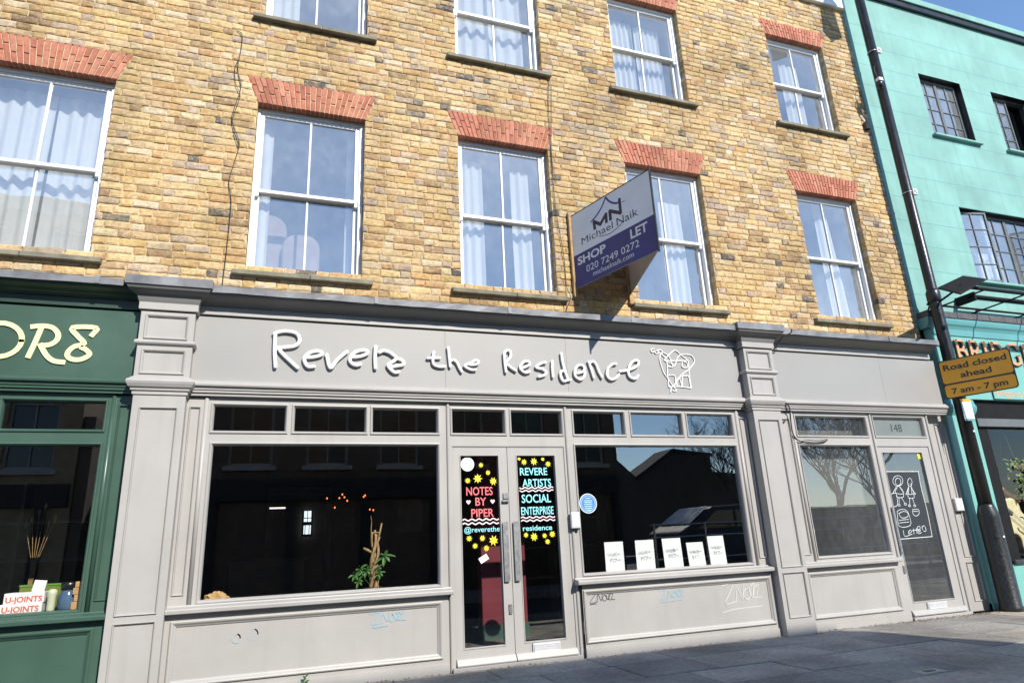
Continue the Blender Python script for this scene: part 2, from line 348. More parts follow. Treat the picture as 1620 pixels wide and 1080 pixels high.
M['glass_frost'] = paint('frosted_transom_glass', (.175,.195,.185), .22, .06, 5, .0, 60)
M['bark'] = paint('cut_bark', (.42,.27,.12), .85, .3, 25, .5, 60)
M['leaf'] = paint('glossy_house_plant_leaf', (.07,.19,.035), .45, .3, 12, .05, 60)
M['soil'] = paint('brown_soil', (.10,.06,.035), .95, .3, 30, .4, 60)
M['terracotta'] = paint('terracotta', (.45,.17,.08), .8, .12, 10, .1, 60)
M['cable'] = paint('black_rubber_cable', (.015,.015,.016), .6, .1, 20, .05, 100)
M['asphalt'] = paint('asphalt', (.055,.055,.055), .9, .25, 12, .6, 120)
M['kerb'] = paint('granite_kerb', (.30,.29,.28), .8, .2, 30, .2, 90)
M['bread'] = paint('crumpled_brown_paper', (.62,.40,.17), .85, .25, 20, .3, 40)
M['violin'] = paint('unvarnished_spruce', (.60,.52,.30), .45, .12, 9, .05, 60)
M['brownwood'] = paint('dark_brown_wood', (.06,.03,.018), .5, .2, 10, .1, 60)
M['jar'] = paint('blue_grey_jar', (.10,.17,.28), .15, .15, 10, .02, 40)
M['wood'] = paint('beech_blocks', (.60,.36,.17), .6, .15, 12, .1, 60)
M['oppbrick'] = paint('soot_dark_brick', (.10,.075,.06), .9, .25, 4, .3, 30)
M['oppframe'] = paint('dull_window_paint', (.30,.30,.29), .7, .1, 4, .05, 60)
M['oppbrick2'] = paint('brown_stock_brick', (.26,.20,.13), .9, .2, 4, .3, 30)
M['slate'] = paint('roof_slate', (.025,.025,.03), .95, .2, 5, .2, 30)
M['carpaint'] = paint('dark_blue_car_paint', (.012,.016,.03), .65, .1, 3, 0.0, 60)
M['rubber'] = paint('tyre_rubber', (.015,.015,.015), .8, .1, 20, .1, 60)
M['carglass'] = paint('car_glass', (.02,.025,.03), .05, .1, 3, 0, 60)
M['twig'] = paint('bare_bark', (.09,.07,.055), .9, .2, 20, .3, 60)
M['litter'] = paint('dry_brown_leaf_litter', (.20,.11,.05), .95, .4, 60, .3, 90)
M['lampglow'] = emit('red_fairy_bulb', (1,.22,.06), 1.6)
M['tubeglow'] = emit('ceiling_lamp_tube', (1,.9,.7), 1.1)
M['dayglow'] = emit('daylit_back_window', (.8,.92,1.0), .9)
WORD_REVERE = [[(-0.07,3.26),(-0.067,3.085),(-0.05,2.91)],  # stroke tables from here on: traced in image pixels, unprojected onto each surface
 [(-0.083,3.252),(-0.031,3.277),(0.048,3.288),(0.13,3.27),(0.163,3.215),(0.151,3.163),(0.11,3.134),(0.03,3.119),(-0.035,3.113)],
 [(-0.032,3.104),(0.021,3.039),(0.16,2.91)],
 [(0.225,3.024),(0.303,3.031),(0.377,3.056),(0.382,3.086),(0.327,3.095),(0.26,3.07),(0.219,3.019),(0.227,2.969),(0.26,2.929),(0.32,2.935)],
 [(0.431,3.064),(0.473,2.924),(0.537,3.012),(0.635,3.107)],
 [(0.682,3.049),(0.767,3.061),(0.838,3.095),(0.83,3.125),(0.773,3.126),(0.703,3.095),(0.665,3.033),(0.677,2.989),(0.727,2.965),(0.773,2.979)],
 [(0.923,3.18),(0.918,3.046),(0.925,2.937)],
 [(0.96,3.112),(1.004,3.134),(1.062,3.122),(1.107,3.093),(1.136,3.069)],
 [(1.086,2.963),(1.151,2.978),(1.213,2.994),(1.207,3.032),(1.151,3.054),(1.107,3.024),(1.056,2.984),(1.078,2.94),(1.122,2.907),(1.169,2.912)]]
WORD_THE = [[(1.543,3.154),(1.53,3.075),(1.541,3.01),(1.602,2.988),(1.664,2.993)],
 [(1.473,3.076),(1.611,3.086)],
 [(1.702,3.21),(1.712,3.084),(1.721,2.99)],
 [(1.722,3.056),(1.758,3.071),(1.797,3.041),(1.819,2.992),(1.849,2.94)],
 [(1.938,3.024),(2.01,3.032),(2.04,3.06),(2.012,3.08),(1.955,3.048),(1.883,3.01),(1.945,2.972),(2.008,2.971)]]
WORD_RESIDENCE = [[(2.341,3.172),(2.344,3.066),(2.355,2.957)],
 [(2.341,3.172),(2.367,3.206),(2.409,3.208),(2.418,3.151),(2.387,3.101),(2.352,3.058)],
 [(2.368,3.051),(2.424,3.008),(2.475,2.978)],
 [(2.535,3.01),(2.604,3.037),(2.641,3.063),(2.629,3.092),(2.578,3.09),(2.53,3.042),(2.531,2.997),(2.58,2.963),(2.639,2.977)],
 [(2.839,3.092),(2.791,3.083),(2.732,3.051),(2.722,3.024),(2.786,3.012),(2.832,2.982),(2.812,2.943),(2.738,2.921)],
 [(2.919,3.113),(2.913,3.026),(2.916,2.923)],
 [(3.038,3.212),(3.047,3.099),(3.073,2.983),(3.102,2.898)],
 [(3.079,2.987),(3.036,3.002),(3.011,2.972),(3.016,2.915),(3.044,2.88),(3.089,2.893),(3.133,2.9)],
 [(3.219,2.981),(3.292,3.001),(3.319,3.04),(3.29,3.081),(3.236,3.07),(3.195,3.013),(3.198,2.942),(3.258,2.908),(3.305,2.946),(3.324,2.997)],
 [(3.379,3.131),(3.406,3.031),(3.43,2.934)],
 [(3.396,3.115),(3.439,3.13),(3.476,3.093),(3.504,3.009),(3.539,2.942)],
 [(3.742,3.119),(3.685,3.107),(3.623,3.048),(3.606,2.971),(3.648,2.925),(3.714,2.941),(3.765,2.991)],
 [(3.773,3.026),(3.864,3.041),(3.962,3.071),(4.034,3.118),(4.04,3.167),(3.982,3.164),(3.919,3.104),(3.89,3.017),(3.912,2.961),(3.976,2.946),(4.023,2.988)]]
HOUSE_DRAWING = [[(4.294,3.338),(4.26,3.334),(4.245,3.311),(4.263,3.29),(4.294,3.306),(4.303,3.281),(4.327,3.278),(4.359,3.302),(4.327,3.31),(4.35,3.326),(4.391,3.326),(4.405,3.305)],
 [(4.404,3.301),(4.37,3.262),(4.355,3.209),(4.365,3.128),(4.393,3.034),(4.428,2.984),(4.449,2.956),(4.504,2.882),(4.582,2.965),(4.649,3.03),(4.741,3.086),(4.81,3.148),(4.853,3.211),(4.828,3.27),(4.779,3.286),(4.686,3.285),(4.632,3.26),(4.601,3.221),(4.577,3.168),(4.547,3.133),(4.525,3.15),(4.508,3.209),(4.474,3.267),(4.42,3.294)],
 [(4.392,3.27),(4.436,3.228),(4.419,3.194)],
 [(4.425,3.213),(4.491,3.268),(4.587,3.333),(4.668,3.277),(4.744,3.22),(4.762,3.199)],
 [(4.439,3.191),(4.589,3.198),(4.742,3.209)],
 [(4.419,3.194),(4.449,3.177),(4.447,3.095),(4.438,2.999),(4.443,2.949),(4.437,2.868),(4.46,2.862)],
 [(4.762,3.199),(4.757,3.109),(4.747,3.012),(4.752,2.931),(4.755,2.864)],
 [(4.461,2.866),(4.527,2.872),(4.618,2.871),(4.75,2.861)],
 [(4.461,3.17),(4.51,3.165),(4.528,3.117),(4.454,3.121)],
 [(4.672,3.187),(4.663,3.123),(4.738,3.123),(4.734,3.182),(4.697,3.188)],
 [(4.443,3.007),(4.534,3.011),(4.542,2.945),(4.539,2.894)],
 [(4.623,2.875),(4.649,3),(4.697,3.01),(4.738,3.004),(4.747,2.872)],
 [(4.624,2.882),(4.606,2.962),(4.583,2.976),(4.558,2.946),(4.557,2.88)],
 [(4.469,2.862),(4.451,2.793)],
 [(4.51,2.864),(4.537,2.821),(4.487,2.819)]]
ORE = [[(-2.047,3.207),(-2.079,3.056),(-2.111,2.922)],
 [(-2.122,3.2),(-2.048,3.213),(-1.966,3.202),(-1.915,3.145),(-1.918,3.085),(-1.961,3.043),(-2.035,3.027)],
 [(-2.036,3.035),(-1.979,2.944),(-1.916,2.893),(-1.838,2.883)],
 [(-1.651,3.146),(-1.622,3.221),(-1.812,3.212),(-1.761,3.135),(-1.7,3.066),(-1.773,3.034),(-1.815,2.982),(-1.813,2.937),(-1.766,2.912),(-1.701,2.919),(-1.646,2.965),(-1.68,3.009),(-1.715,3.027)]]
CHALK_DRAWING = [[(7.931,1.695),(7.913,1.666),(7.883,1.649),(7.852,1.65),(7.833,1.668),(7.831,1.696),(7.849,1.725),(7.879,1.743),(7.91,1.742),(7.93,1.724),(7.931,1.695)],
 [(7.971,1.707),(7.942,1.667),(7.89,1.643),(7.835,1.643),(7.797,1.669),(7.792,1.709),(7.821,1.749),(7.873,1.774),(7.928,1.773),(7.966,1.747),(7.971,1.707)],
 [(7.867,1.647),(7.791,1.556),(7.935,1.541),(7.873,1.647)],
 [(7.803,1.543),(7.809,1.495),(7.908,1.493),(7.935,1.541)],
 [(7.839,1.494),(7.813,1.406)],
 [(7.881,1.493),(7.924,1.412)],
 [(7.835,1.393),(7.821,1.383),(7.798,1.384),(7.79,1.394),(7.804,1.404),(7.827,1.404),(7.835,1.393)],
 [(7.951,1.402),(7.936,1.392),(7.913,1.393),(7.905,1.403),(7.919,1.413),(7.942,1.413),(7.951,1.402)],
 [(7.828,1.628),(7.744,1.545)],
 [(7.901,1.627),(7.941,1.558)],
 [(7.71,1.538),(7.803,1.543),(7.784,1.399),(7.7,1.389),(7.71,1.538)],
 [(8.13,1.685),(8.113,1.653),(8.087,1.634),(8.062,1.634),(8.048,1.654),(8.049,1.686),(8.067,1.718),(8.093,1.737),(8.118,1.737),(8.132,1.717),(8.13,1.685)],
 [(8.053,1.632),(8.009,1.539),(8.109,1.537),(8.1,1.631)],
 [(8.015,1.539),(8.005,1.483),(8.105,1.481),(8.109,1.537)],
 [(8.025,1.483),(7.999,1.396)],
 [(8.072,1.482),(8.086,1.394)],
 [(8.041,1.612),(7.988,1.547)],
 [(8.101,1.611),(8.135,1.544)],
 [(8.015,1.381),(8.001,1.371),(7.982,1.372),(7.975,1.382),(7.988,1.392),(8.008,1.392),(8.015,1.381)],
 [(8.108,1.379),(8.095,1.369),(8.075,1.369),(8.068,1.38),(8.081,1.39),(8.101,1.389),(8.108,1.379)],
 [(8.001,1.534),(7.991,1.526),(7.978,1.527),(7.974,1.535),(7.983,1.543),(7.996,1.543),(8.001,1.534)],
 [(8.149,1.534),(8.139,1.526),(8.126,1.526),(8.122,1.534),(8.131,1.543),(8.145,1.543),(8.149,1.534)],
 [(8.069,1.673),(8.022,1.539)],
 [(8.106,1.673),(8.082,1.538)],
 [(7.754,1.316),(7.826,1.338),(7.921,1.324),(7.951,1.239),(7.933,1.132),(7.737,1.128),(7.754,1.316)],
 [(7.771,1.287),(7.811,1.231),(7.912,1.24),(7.936,1.287),(7.868,1.313),(7.771,1.287)],
 [(7.756,1.202),(7.923,1.209)],
 [(7.753,1.169),(7.926,1.175)],
 [(8.033,1.332),(8.14,1.329),(8.128,1.269),(8.064,1.247),(8.024,1.28),(8.033,1.332)],
 [(8.039,1.308),(8.126,1.306)],
 [(7.79,1.074),(7.795,1.001),(7.882,1.009)],
 [(7.866,1.034),(7.926,1.045),(7.921,1.074),(7.875,1.052),(7.884,1.014),(7.932,1.022)],
 [(7.973,1.091),(7.965,1.02)],
 [(7.945,1.063),(8.006,1.071)],
 [(8.027,1.094),(8.018,1.023)],
 [(7.998,1.066),(8.054,1.074)],
 [(8.037,1.041),(8.088,1.056),(8.075,1.077),(8.042,1.055),(8.051,1.022),(8.102,1.034)],
 [(8.138,1.066),(8.13,1.102),(8.181,1.117),(8.188,1.052),(8.141,1.051)],
 [(8.099,1.091),(8.086,1.075),(8.066,1.068),(8.049,1.076),(8.047,1.093),(8.059,1.109),(8.08,1.115),(8.097,1.108),(8.099,1.091)]]
# ------------------------------------------------------------------ ground
def paving():
    mb = MB(); rnd = random.Random(3)
    y = -.19; row = 0
    while y > -4.2:
        d = .62 if row % 2 else .56
        x = -9 - rnd.random()*.5
        while x < 22:
            w = rnd.choice((.62,.75,.9,.9,1.05)); t = rnd.uniform(.82,1.1)
            g = .006; c = rnd.choice(((.41,.37,.315),(.45,.395,.325),(.36,.335,.30),(.31,.29,.265))); c = tuple(k*t for k in c)
            dz = rnd.uniform(-.003,.003); x1 = x+w
            a = [(x+g,y-g),(x1-g,y-g),(x1-g,y-d+g),(x+g,y-d+g)]; b_ = .006
            b = [(x+g+b_,y-g-b_),(x1-g-b_,y-g-b_),(x1-g-b_,y-d+g+b_),(x+g+b_,y-d+g+b_)]
            vs = [(p[0],p[1],-.02) for p in a]+[(p[0],p[1],dz-.005) for p in a]+[(p[0],p[1],dz+rnd.uniform(-.002,.002)) for p in b]
            mb.add(vs, [(8,9,10,11)]+[(i+4,(i+1)%4+4,(i+1)%4+8,i+8) for i in range(4)]+[(i,(i+1)%4,(i+1)%4+4,i+4) for i in range(4)], c)
            x = x1
        y -= d; row += 1
    return struct(mb.build('pavement', M['slab']))
paving()
b = MB(); b.box(-60,80,-4.6,.4,-.2,-.013); struct(b.build('pavement_bed', M['joint']))
b = MB(); x = -30
while x < 50: b.box(x+.005,x+.91,-4.62,-4.34,-.14,.0); x += .915
struct(b.build('kerb', M['kerb'], bevel=.015))
b = MB(); b.quad((-400,-400,-.14),(400,-400,-.14),(400,300,-.14),(-400,300,-.14)); struct(b.build('ground', M['asphalt']))
b = MB(); b.quad((-150,-9.2,-.134),(150,-9.2,-.134),(150,-4.6,-.134),(-150,-4.6,-.134)); struct(b.build('road', M['asphalt']))
b = MB(); b.box(-80,120,-11.9,-9.2,-.2,-.01); struct(b.build('far_pavement', M['kerb']))

# ------------------------------------------------------------------ brick building
PAL = [((.67,.48,.25),.375),((.61,.41,.185),.20),((.56,.345,.15),.10),((.40,.26,.14),.10),((.14,.13,.12),.02),((.68,.54,.355),.12),((.46,.355,.265),.085)]
def pick(rnd):
    r = rnd.random(); s = 0
    for c, w in PAL:
        s += w
        if r <= s: break
    t = rnd.uniform(.80,1.02); return (c[0]*t, c[1]*t*rnd.uniform(.96,1.03), c[2]*t*rnd.uniform(.9,1.08))
WX0, WX1, WZ0, WZ1 = -4.3, 9.115, 3.55, 9.92
OP1 = [(-3.026,-1.824),(-.409,.793),(1.935,3.157),(4.30,5.522),(7.229,8.422)]
Z1B, Z1T, Z1A = 4.04, 6.077, 6.414
OP2 = OP1; Z2B, Z2T, Z2A = 7.31, 8.989, 9.30
OPEN = [(a,b_,Z1B,Z1T) for a,b_ in OP1]+[(a,b_,Z2B,Z2T) for a,b_ in OP2]
ARCH = [(a,b_,Z1T,Z1A,.134,.126) for a,b_ in OP1]+[(a,b_,Z2T,Z2A,.12,.115) for a,b_ in OP2]
def brick_wall():
    mb = MB(); rnd = random.Random(11); PZ = .0865; J = .0045
    z = WZ0; row = 0
    while z < WZ1:
        zt = min(z+PZ, WZ1); zm = (z+zt)/2
        holes = [(a,b_) for a,b_,zb,zz in OPEN if zb-.01 < zm < zz+.005]
        for a,b_,z0,z1,l,r in ARCH:
            if z0 < zm < z1:
                t = (zm-z0)/(z1-z0); holes.append((a-l*t, b_+r*t))
        x = WX0 - rnd.uniform(0,.02) - (.17 if row % 2 else 0) - rnd.choice((0,0,0,.05,.11)); k = row % 2
        wob = rnd.uniform(-.003,.003)
        while x < WX1:
            L = .235 if k % 2 == 0 else .118
            if rnd.random() < .08: k += 1
            L *= rnd.uniform(.94,1.06); segs = [(max(x,WX0), min(x+L,WX1))]
            for a,b_ in holes:
                ns = []
                for s0,s1 in segs:
                    if s1 <= a or s0 >= b_: ns.append((s0,s1)); continue
                    if s0 < a: ns.append((s0,a+J/1.1))
                    if s1 > b_: ns.append((b_-J/1.1,s1))
                segs = ns
            col = pick(rnd)
            for s0,s1 in segs:
                if s1-s0 < .03: continue
                x0,x1,zz0,zz1 = s0+J*rnd.uniform(.4,.9), s1-J*rnd.uniform(.4,.9), z+J*rnd.uniform(1.0,2.2)+wob, zt-J*rnd.uniform(.5,1.2)+wob
                pr = rnd.uniform(-.005,.003); nx = 4 if s1-s0 > .16 else 3
                vs = []; G = {}
                for j in range(4):
                    for i in range(nx+1):
                        edge = i in (0,nx) or j in (0,3)
                        jx = rnd.uniform(-.003,.003) if 0 < i < nx or edge else 0
                        px = x0+(x1-x0)*i/nx; pz = zz0+(zz1-zz0)*(0,.22,.78,1)[j]
                        if i == 1: px = x0+.014
                        if i == nx-1: px = x1-.014
                        y = pr + (rnd.uniform(.002,.009) if edge else rnd.uniform(-.004,.002))
                        G[i,j] = len(vs); vs.append((px+jx*.9, y, pz+rnd.uniform(-.0045,.0045)))
                fs = [(G[i,j],G[i+1,j],G[i+1,j+1],G[i,j+1]) for i in range(nx) for j in range(3)]
                loop = [G[i,0] for i in range(nx+1)]+[G[nx,j] for j in (1,2,3)]+[G[i,3] for i in range(nx-1,-1,-1)]+[G[0,j] for j in (2,1)]
                base = len(vs)
                for q in loop: vs.append((vs[q][0], .115, vs[q][2]))
                n = len(loop); fs += [(loop[i],base+i,base+(i+1)%n,loop[(i+1)%n]) for i in range(n)]
                mb.add(vs, fs, col)
            x += L; k += 1
        z = zt; row += 1
    return mb
def cells(x0,x1,z0,z1,holes):
    xs = sorted({x0,x1,*[v for h in holes for v in h[:2] if x0 < v < x1]}); zs = sorted({z0,z1,*[v for h in holes for v in h[2:] if z0 < v < z1]})
    for i in range(len(xs)-1):
        for j in range(len(zs)-1):
            mx, mz = (xs[i]+xs[i+1])/2, (zs[j]+zs[j+1])/2
            if not any(h[0] < mx < h[1] and h[2] < mz < h[3] for h in holes): yield xs[i],xs[i+1],zs[j],zs[j+1]
def holed(mb, x0, x1, z0, z1, holes, y0, y1):           # a wall with real openings: front, reveals, back
    for a,b_,c,d in cells(x0,x1,z0,z1,holes):
        mb.quad((a,y0,c),(b_,y0,c),(b_,y0,d),(a,y0,d)); mb.quad((a,y1,c),(b_,y1,c),(b_,y1,d),(a,y1,d))
    for h in holes:
        a,b_,c,d = max(h[0],x0),min(h[1],x1),max(h[2],z0),min(h[3],z1)
        mb.quad((a,y0,c),(a,y1,c),(a,y1,d),(a,y0,d)); mb.quad((b_,y0,c),(b_,y1,c),(b_,y1,d),(b_,y0,d))
        mb.quad((a,y0,c),(b_,y0,c),(b_,y1,c),(a,y1,c)); mb.quad((a,y0,d),(b_,y0,d),(b_,y1,d),(a,y1,d))
    mb.quad((x0,y0,z0),(x0,y1,z0),(x0,y1,z1),(x0,y0,z1)); mb.quad((x1,y0,z0),(x1,y1,z0),(x1,y1,z1),(x1,y0,z1))
    mb.quad((x0,y0,z1),(x1,y0,z1),(x1,y1,z1),(x0,y1,z1))
    return mb
house = thing('brick_building', 'yellow stock brick terrace with red brick window arches above the grey and green shopfronts', 'building', (2.4,0,3.6))
wall = brick_wall().build('wall', M['brick'], house, recalc=False)
mo = MB(); holed(mo, WX0, WX1-.006, WZ0, WZ1, [(a-.006,b_+.006,c-.004,d+.004) for a,b_,c,d in OPEN], .0115, .30)
mo.build('mortar', M['mortar'], wall, recalc=False)
def make_arch(a,b_,z0,z1,l,r):
    mb = MB(); rnd = random.Random(int(a*100)+int(z0*10)); n = 23; g = .0052
    for i in range(n):
        for part in (0,1):
            s = (.38 if i % 2 else .64) + rnd.uniform(-.02,.02)
            t0, t1 = (0,s) if part == 0 else (s,1)
            c = rnd.choice(((.49,.18,.115),(.52,.20,.13),(.45,.16,.105),(.55,.235,.155))); t = rnd.uniform(.9,1.1); c = tuple(k*t for k in c)
            def X(u,t): return (a-l*t)+(b_+r*t-a+l*t)*u
            zz0, zz1 = z0+(z1-z0)*t0+(g if part else 0), z0+(z1-z0)*t1-(0 if part else g)
            P = [(X(i/n,t0)+g,zz0),(X((i+1)/n,t0)-g,zz0),(X((i+1)/n,t1)-g,zz1),(X(i/n,t1)+g,zz1)]
            y = .0005+rnd.uniform(-.001,.001); q = .003
            cx = sum(p[0] for p in P)/4; cz = sum(p[1] for p in P)/4
            I = [(p[0]+(q if p[0] < cx else -q), p[1]+(q if p[1] < cz else -q)) for p in P]
            vs = [(x,y,z) for x,z in I]+[(x,y+.003,z) for x,z in P]+[(x,.115,z) for x,z in P]
            mb.add(vs, [(0,1,2,3)]+[(j+4,(j+1)%4+4,(j+1)%4,j) for j in range(4)]+[(j+8,(j+1)%4+8,(j+1)%4+4,j+4) for j in range(4)], c)
    return mb
for k,(a,b_,z0,z1,l,r) in enumerate(ARCH):
    ar = make_arch(a,b_,z0,z1,l,r).build('arch', M['arch'], house, recalc=False)
for a,b_,zb,zt in OPEN:                                  # stone sills in two lengths
    mb = MB(); mid = (a+b_)/2+.05
    for s0,s1 in ((a-.122,mid-.003),(mid+.003,b_+.115)):
        z = zb-.054
        mb.add([(s0,-.067,z-.052),(s1,-.067,z-.052),(s1,.1,z-.052),(s0,.1,z-.052),(s0,-.067,z),(s1,-.067,z),(s1,.1,z+.05),(s0,.1,z+.05)],
               [(0,3,2,1),(4,5,6,7),(0,1,5,4),(1,2,6,5),(2,3,7,6),(3,0,4,7)])
    mb.build('sill', M['sill'], house, bevel=.006)
def sash_window(a,b_,zb,zt):
    mb = MB(); y0,y1 = .10,.24; j = .032; hd = .05
    mb.box(a,a+j,y0,y1,zb,zt); mb.box(b_-j-.02,b_,y0,y1,zb,zt); mb.box(a+j,b_-j-.02,y0+.002,y1,zt-hd,zt); mb.box(a+j,b_-j-.02,y0+.01,y1,zb-.02,zb+.025)
    fr = mb.build('window', M['white'], house, bevel=.004)
    L,Rr = a+j,b_-j-.02; mid = zb+(zt-zb)*.482; st = .048
    def sash(name, z0, z1, y, top, bot, horn):
        s = MB(); s.box(L,L+st,y,y+.045,z0,z1); s.box(Rr-st,Rr,y,y+.045,z0,z1); s.box(L+st,Rr-st,y+.001,y+.045,z1-top,z1); s.box(L+st,Rr-st,y+.001,y+.045,z0,z0+bot)
        c = (L+Rr)/2; s.box(c-.012,c+.012,y+.004,y+.04,z0+bot,z1-top)
        if horn:
            for x0,x1 in ((L,L+.04),(Rr-.04,Rr)): s.box(x0,x1,y+.002,y+.04,z0-.05,z0)
        s.build(name, M['white'], fr, bevel=.005)
        p = MB(); p.box(L+st-.008,Rr-st+.008,y+.02,y+.024,z0+bot-.008,z1-top+.008); p.build('pane', M['glass_up'], fr)
    sash('upper_sash', mid-.02, zt-hd, .118, .045, .042, True)
    sash('lower_sash', zb+.025, mid+.02, .168, .038, .062, False)
for o in OPEN: sash_window(*o)
mb = MB(); mb.box(WX0,WX1+.0,-.07,.25,9.925,10.6); mb.box(WX0,WX1+.0,-.11,.25,10.6,10.75); mb.build('eaves_board', M['white'], house, bevel=.01)
mb = MB()                                                 # rooms behind the sashes
for zb,zt in ((3.75,6.55),(6.98,9.6)):
    for x0,x1 in ((-4.2,-.95),(-.85,1.3),(1.36,3.7),(3.76,6.4),(6.5,9.0)):
        mb.quad((x0,.31,zb),(x1,.31,zb),(x1,4.2,zb),(x0,4.2,zb)); mb.quad((x0,.31,zt),(x1,.31,zt),(x1,4.2,zt),(x0,4.2,zt))
        mb.quad((x0,4.2,zb),(x1,4.2,zb),(x1,4.2,zt),(x0,4.2,zt)); mb.quad((x0,.31,zb),(x0,4.2,zb),(x0,4.2,zt),(x0,.31,zt)); mb.quad((x1,.31,zb),(x1,4.2,zb),(x1,4.2,zt),(x1,.31,zt))
mb.build('interior', M['roomup'], house, recalc=False)
mb = MB(); mb.box(WX0,WX1-.05,.32,8.0,9.95,10.4); mb.box(WX0,WX0+.1,.32,8,3.6,9.95); mb.box(WX1-.15,WX1-.05,.32,8,0.0,9.95); mb.box(WX0,WX1-.16,7.9,8,3.6,9.95); mb.build('roof', M['slate'], house)

# curtains hang inside, each a thing of its own
def curtain(x0,x1,z0,z1,y,label,amp=.035,wl=.14,lean=0.0,gather=1.0):
    mb = MB(); n = max(12,int((x1-x0)/wl*9)); rnd = random.Random(int(x0*97+z0*31)); ph = rnd.random()*6; rows = 7
    off = [rnd.uniform(-.3,.3) for _ in range(n+1)]; vs = []
    for j in range(rows+1):
        t = j/rows
        for i in range(n+1):
            u = i/n; x = x0+(x1-x0)*u + lean*(1-t)*(u if lean > 0 else 1-u)*1.0
            a = amp*(.75+.25*math.sin(u*9+ph)) * (1-.25*t)
            vs.append((x, y+a*math.sin(2*math.pi*u*(x1-x0)/wl+ph+.5*off[i]*(1-t))+.01*math.sin(3*t+u*4), z0+(z1-z0)*t + (.006*math.sin(2*math.pi*u*(x1-x0)/wl+ph) if j == rows else 0)))
    fs = [(j*(n+1)+i,j*(n+1)+i+1,(j+1)*(n+1)+i+1,(j+1)*(n+1)+i) for j in range(rows) for i in range(n)]
    mb.add(vs, fs); o = mb.build('curtain', M['curtain'], None, smooth=True, loc=((x0+x1)/2,y,z0), recalc=False)
    return tag(o, label, 'curtain', 'curtains in the sash windows')
curtain(-2.98,-2.42,4.06,5.98,.34,'pleated white curtain filling the left half of the far left lower sash window')
curtain(-2.40,-1.86,4.06,5.98,.36,'pleated white curtain filling the right half of the far left lower sash window')
curtain(-.37,-.22,4.06,6.1,.30,'narrow white curtain at the left edge of the lower window with a chair behind',.02,.1)
curtain(.62,.72,4.06,6.1,.33,'thin white curtain strip at the right edge of the window with a chair behind',.015,.1)
curtain(1.99,2.33,4.06,5.92,.32,'white curtain at the left side of the lower window beside the agency board',.03,.11)
curtain(2.72,2.98,4.06,5.86,.32,'white curtain at the right side of the lower window beside the agency board',.03,.11)
curtain(4.36,4.5,4.06,6.1,.32,'narrow white curtain half hidden behind the agency board',.02,.1)
curtain(4.96,5.32,4.06,5.72,.32,'white curtain at the right side of the window the agency board juts across',.03,.11)
curtain(7.86,8.12,4.06,6.1,.34,'grey white curtain in the lower window nearest the turquoise building',.025,.12,.08)
curtain(-.36,-.02,7.33,9.0,.32,'white curtain in the upper window cut off by the top of the photo',.03,.12)
curtain(1.98,2.50,7.33,9.05,.33,'left of the two full white curtains in the third upper window',.04,.17)
curtain(2.52,3.02,7.33,9.05,.35,'right of the two full white curtains in the third upper window',.04,.17)
curtain(4.36,4.88,7.33,8.82,.33,'finely pleated white left curtain in the upper window above the board',.03,.09)
curtain(4.92,5.36,7.33,8.82,.35,'finely pleated white right curtain in the upper window above the board',.03,.09)
curtain(7.27,7.44,7.33,8.6,.32,'white curtain swept to the left in the upper window nearest the turquoise building',.025,.1,.14)
curtain(7.72,8.12,7.33,8.75,.34,'white curtain in the middle of the upper window nearest the turquoise building',.03,.12)
ch = thing('armchair', 'brown upholstered armchair back seen through the lower sash window left of centre', 'armchair', (.1,.6,3.75))
for nm,x0,x1,zt,y in (('backrest',-.42,-.02,5.0,.62),('cushion',-.06,.36,4.74,.5)):
    mb = MB(); pts = [(x0,3.9),(x1,3.9)]+[(x1-(x1-x0)*.5*(1-math.cos(q)), zt-.18+.18*math.sin(q)) for q in [math.pi*i/10 for i in range(11)]]
    mb.prism(pts, y, y+.12); mb.build(nm, paint('brown_upholstery_'+nm, (.30,.23,.20), .9, .1, 8, .2, 80), ch, bevel=.03, seg=3, smooth=True)
BWX0, BWX1, BWZ0, BWZ1 = .585, .765, 1.49, 1.97
LMX0, LMX1, LMZ = -.05, .22, 1.945
FAIRY = [(.72,1.88),(.83,1.75),(.89,1.88),(.93,1.93),(.96,1.89),(1.0,1.84),(1.23,1.89),(1.25,1.91),(1.32,1.71),(1.37,1.70)]
# ------------------------------------------------------------------ shopfronts
FF, FS, FP, FA = -.16, -.20, -.30, -.20                   # front planes: frames, stall riser, pilasters, fascia
COR = [(0,3.417),(-.225,3.417),(-.225,3.50),(-.25,3.505),(-.262,3.52),(-.285,3.535),(-.33,3.548),(-.365,3.566),(-.385,3.585),(0,3.588)]
LEAD = [(-.02,3.589),(-.40,3.589),(-.404,3.585),(-.408,3.648),(-.40,3.655),(-.012,3.72)]
FMO = [(0,2.612),(-.205,2.612),(-.205,2.638),(-.222,2.64),(-.222,2.662),(-.232,2.664),(-.235,2.69),(-.258,2.697),(-.262,2.715),(-.245,2.735),(-.235,2.742),(-.235,2.756),(-.203,2.762),(0,2.762)]
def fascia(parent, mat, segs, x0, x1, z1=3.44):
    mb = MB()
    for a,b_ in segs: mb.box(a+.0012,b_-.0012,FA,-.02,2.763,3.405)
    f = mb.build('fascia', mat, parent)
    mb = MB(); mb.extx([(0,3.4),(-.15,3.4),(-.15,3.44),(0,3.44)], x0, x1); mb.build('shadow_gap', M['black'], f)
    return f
def moulded(parent, mat, x0, x1, name='moulding'):
    return MB().extx(FMO, x0, x1).build(name, mat, parent, bevel=.0015)
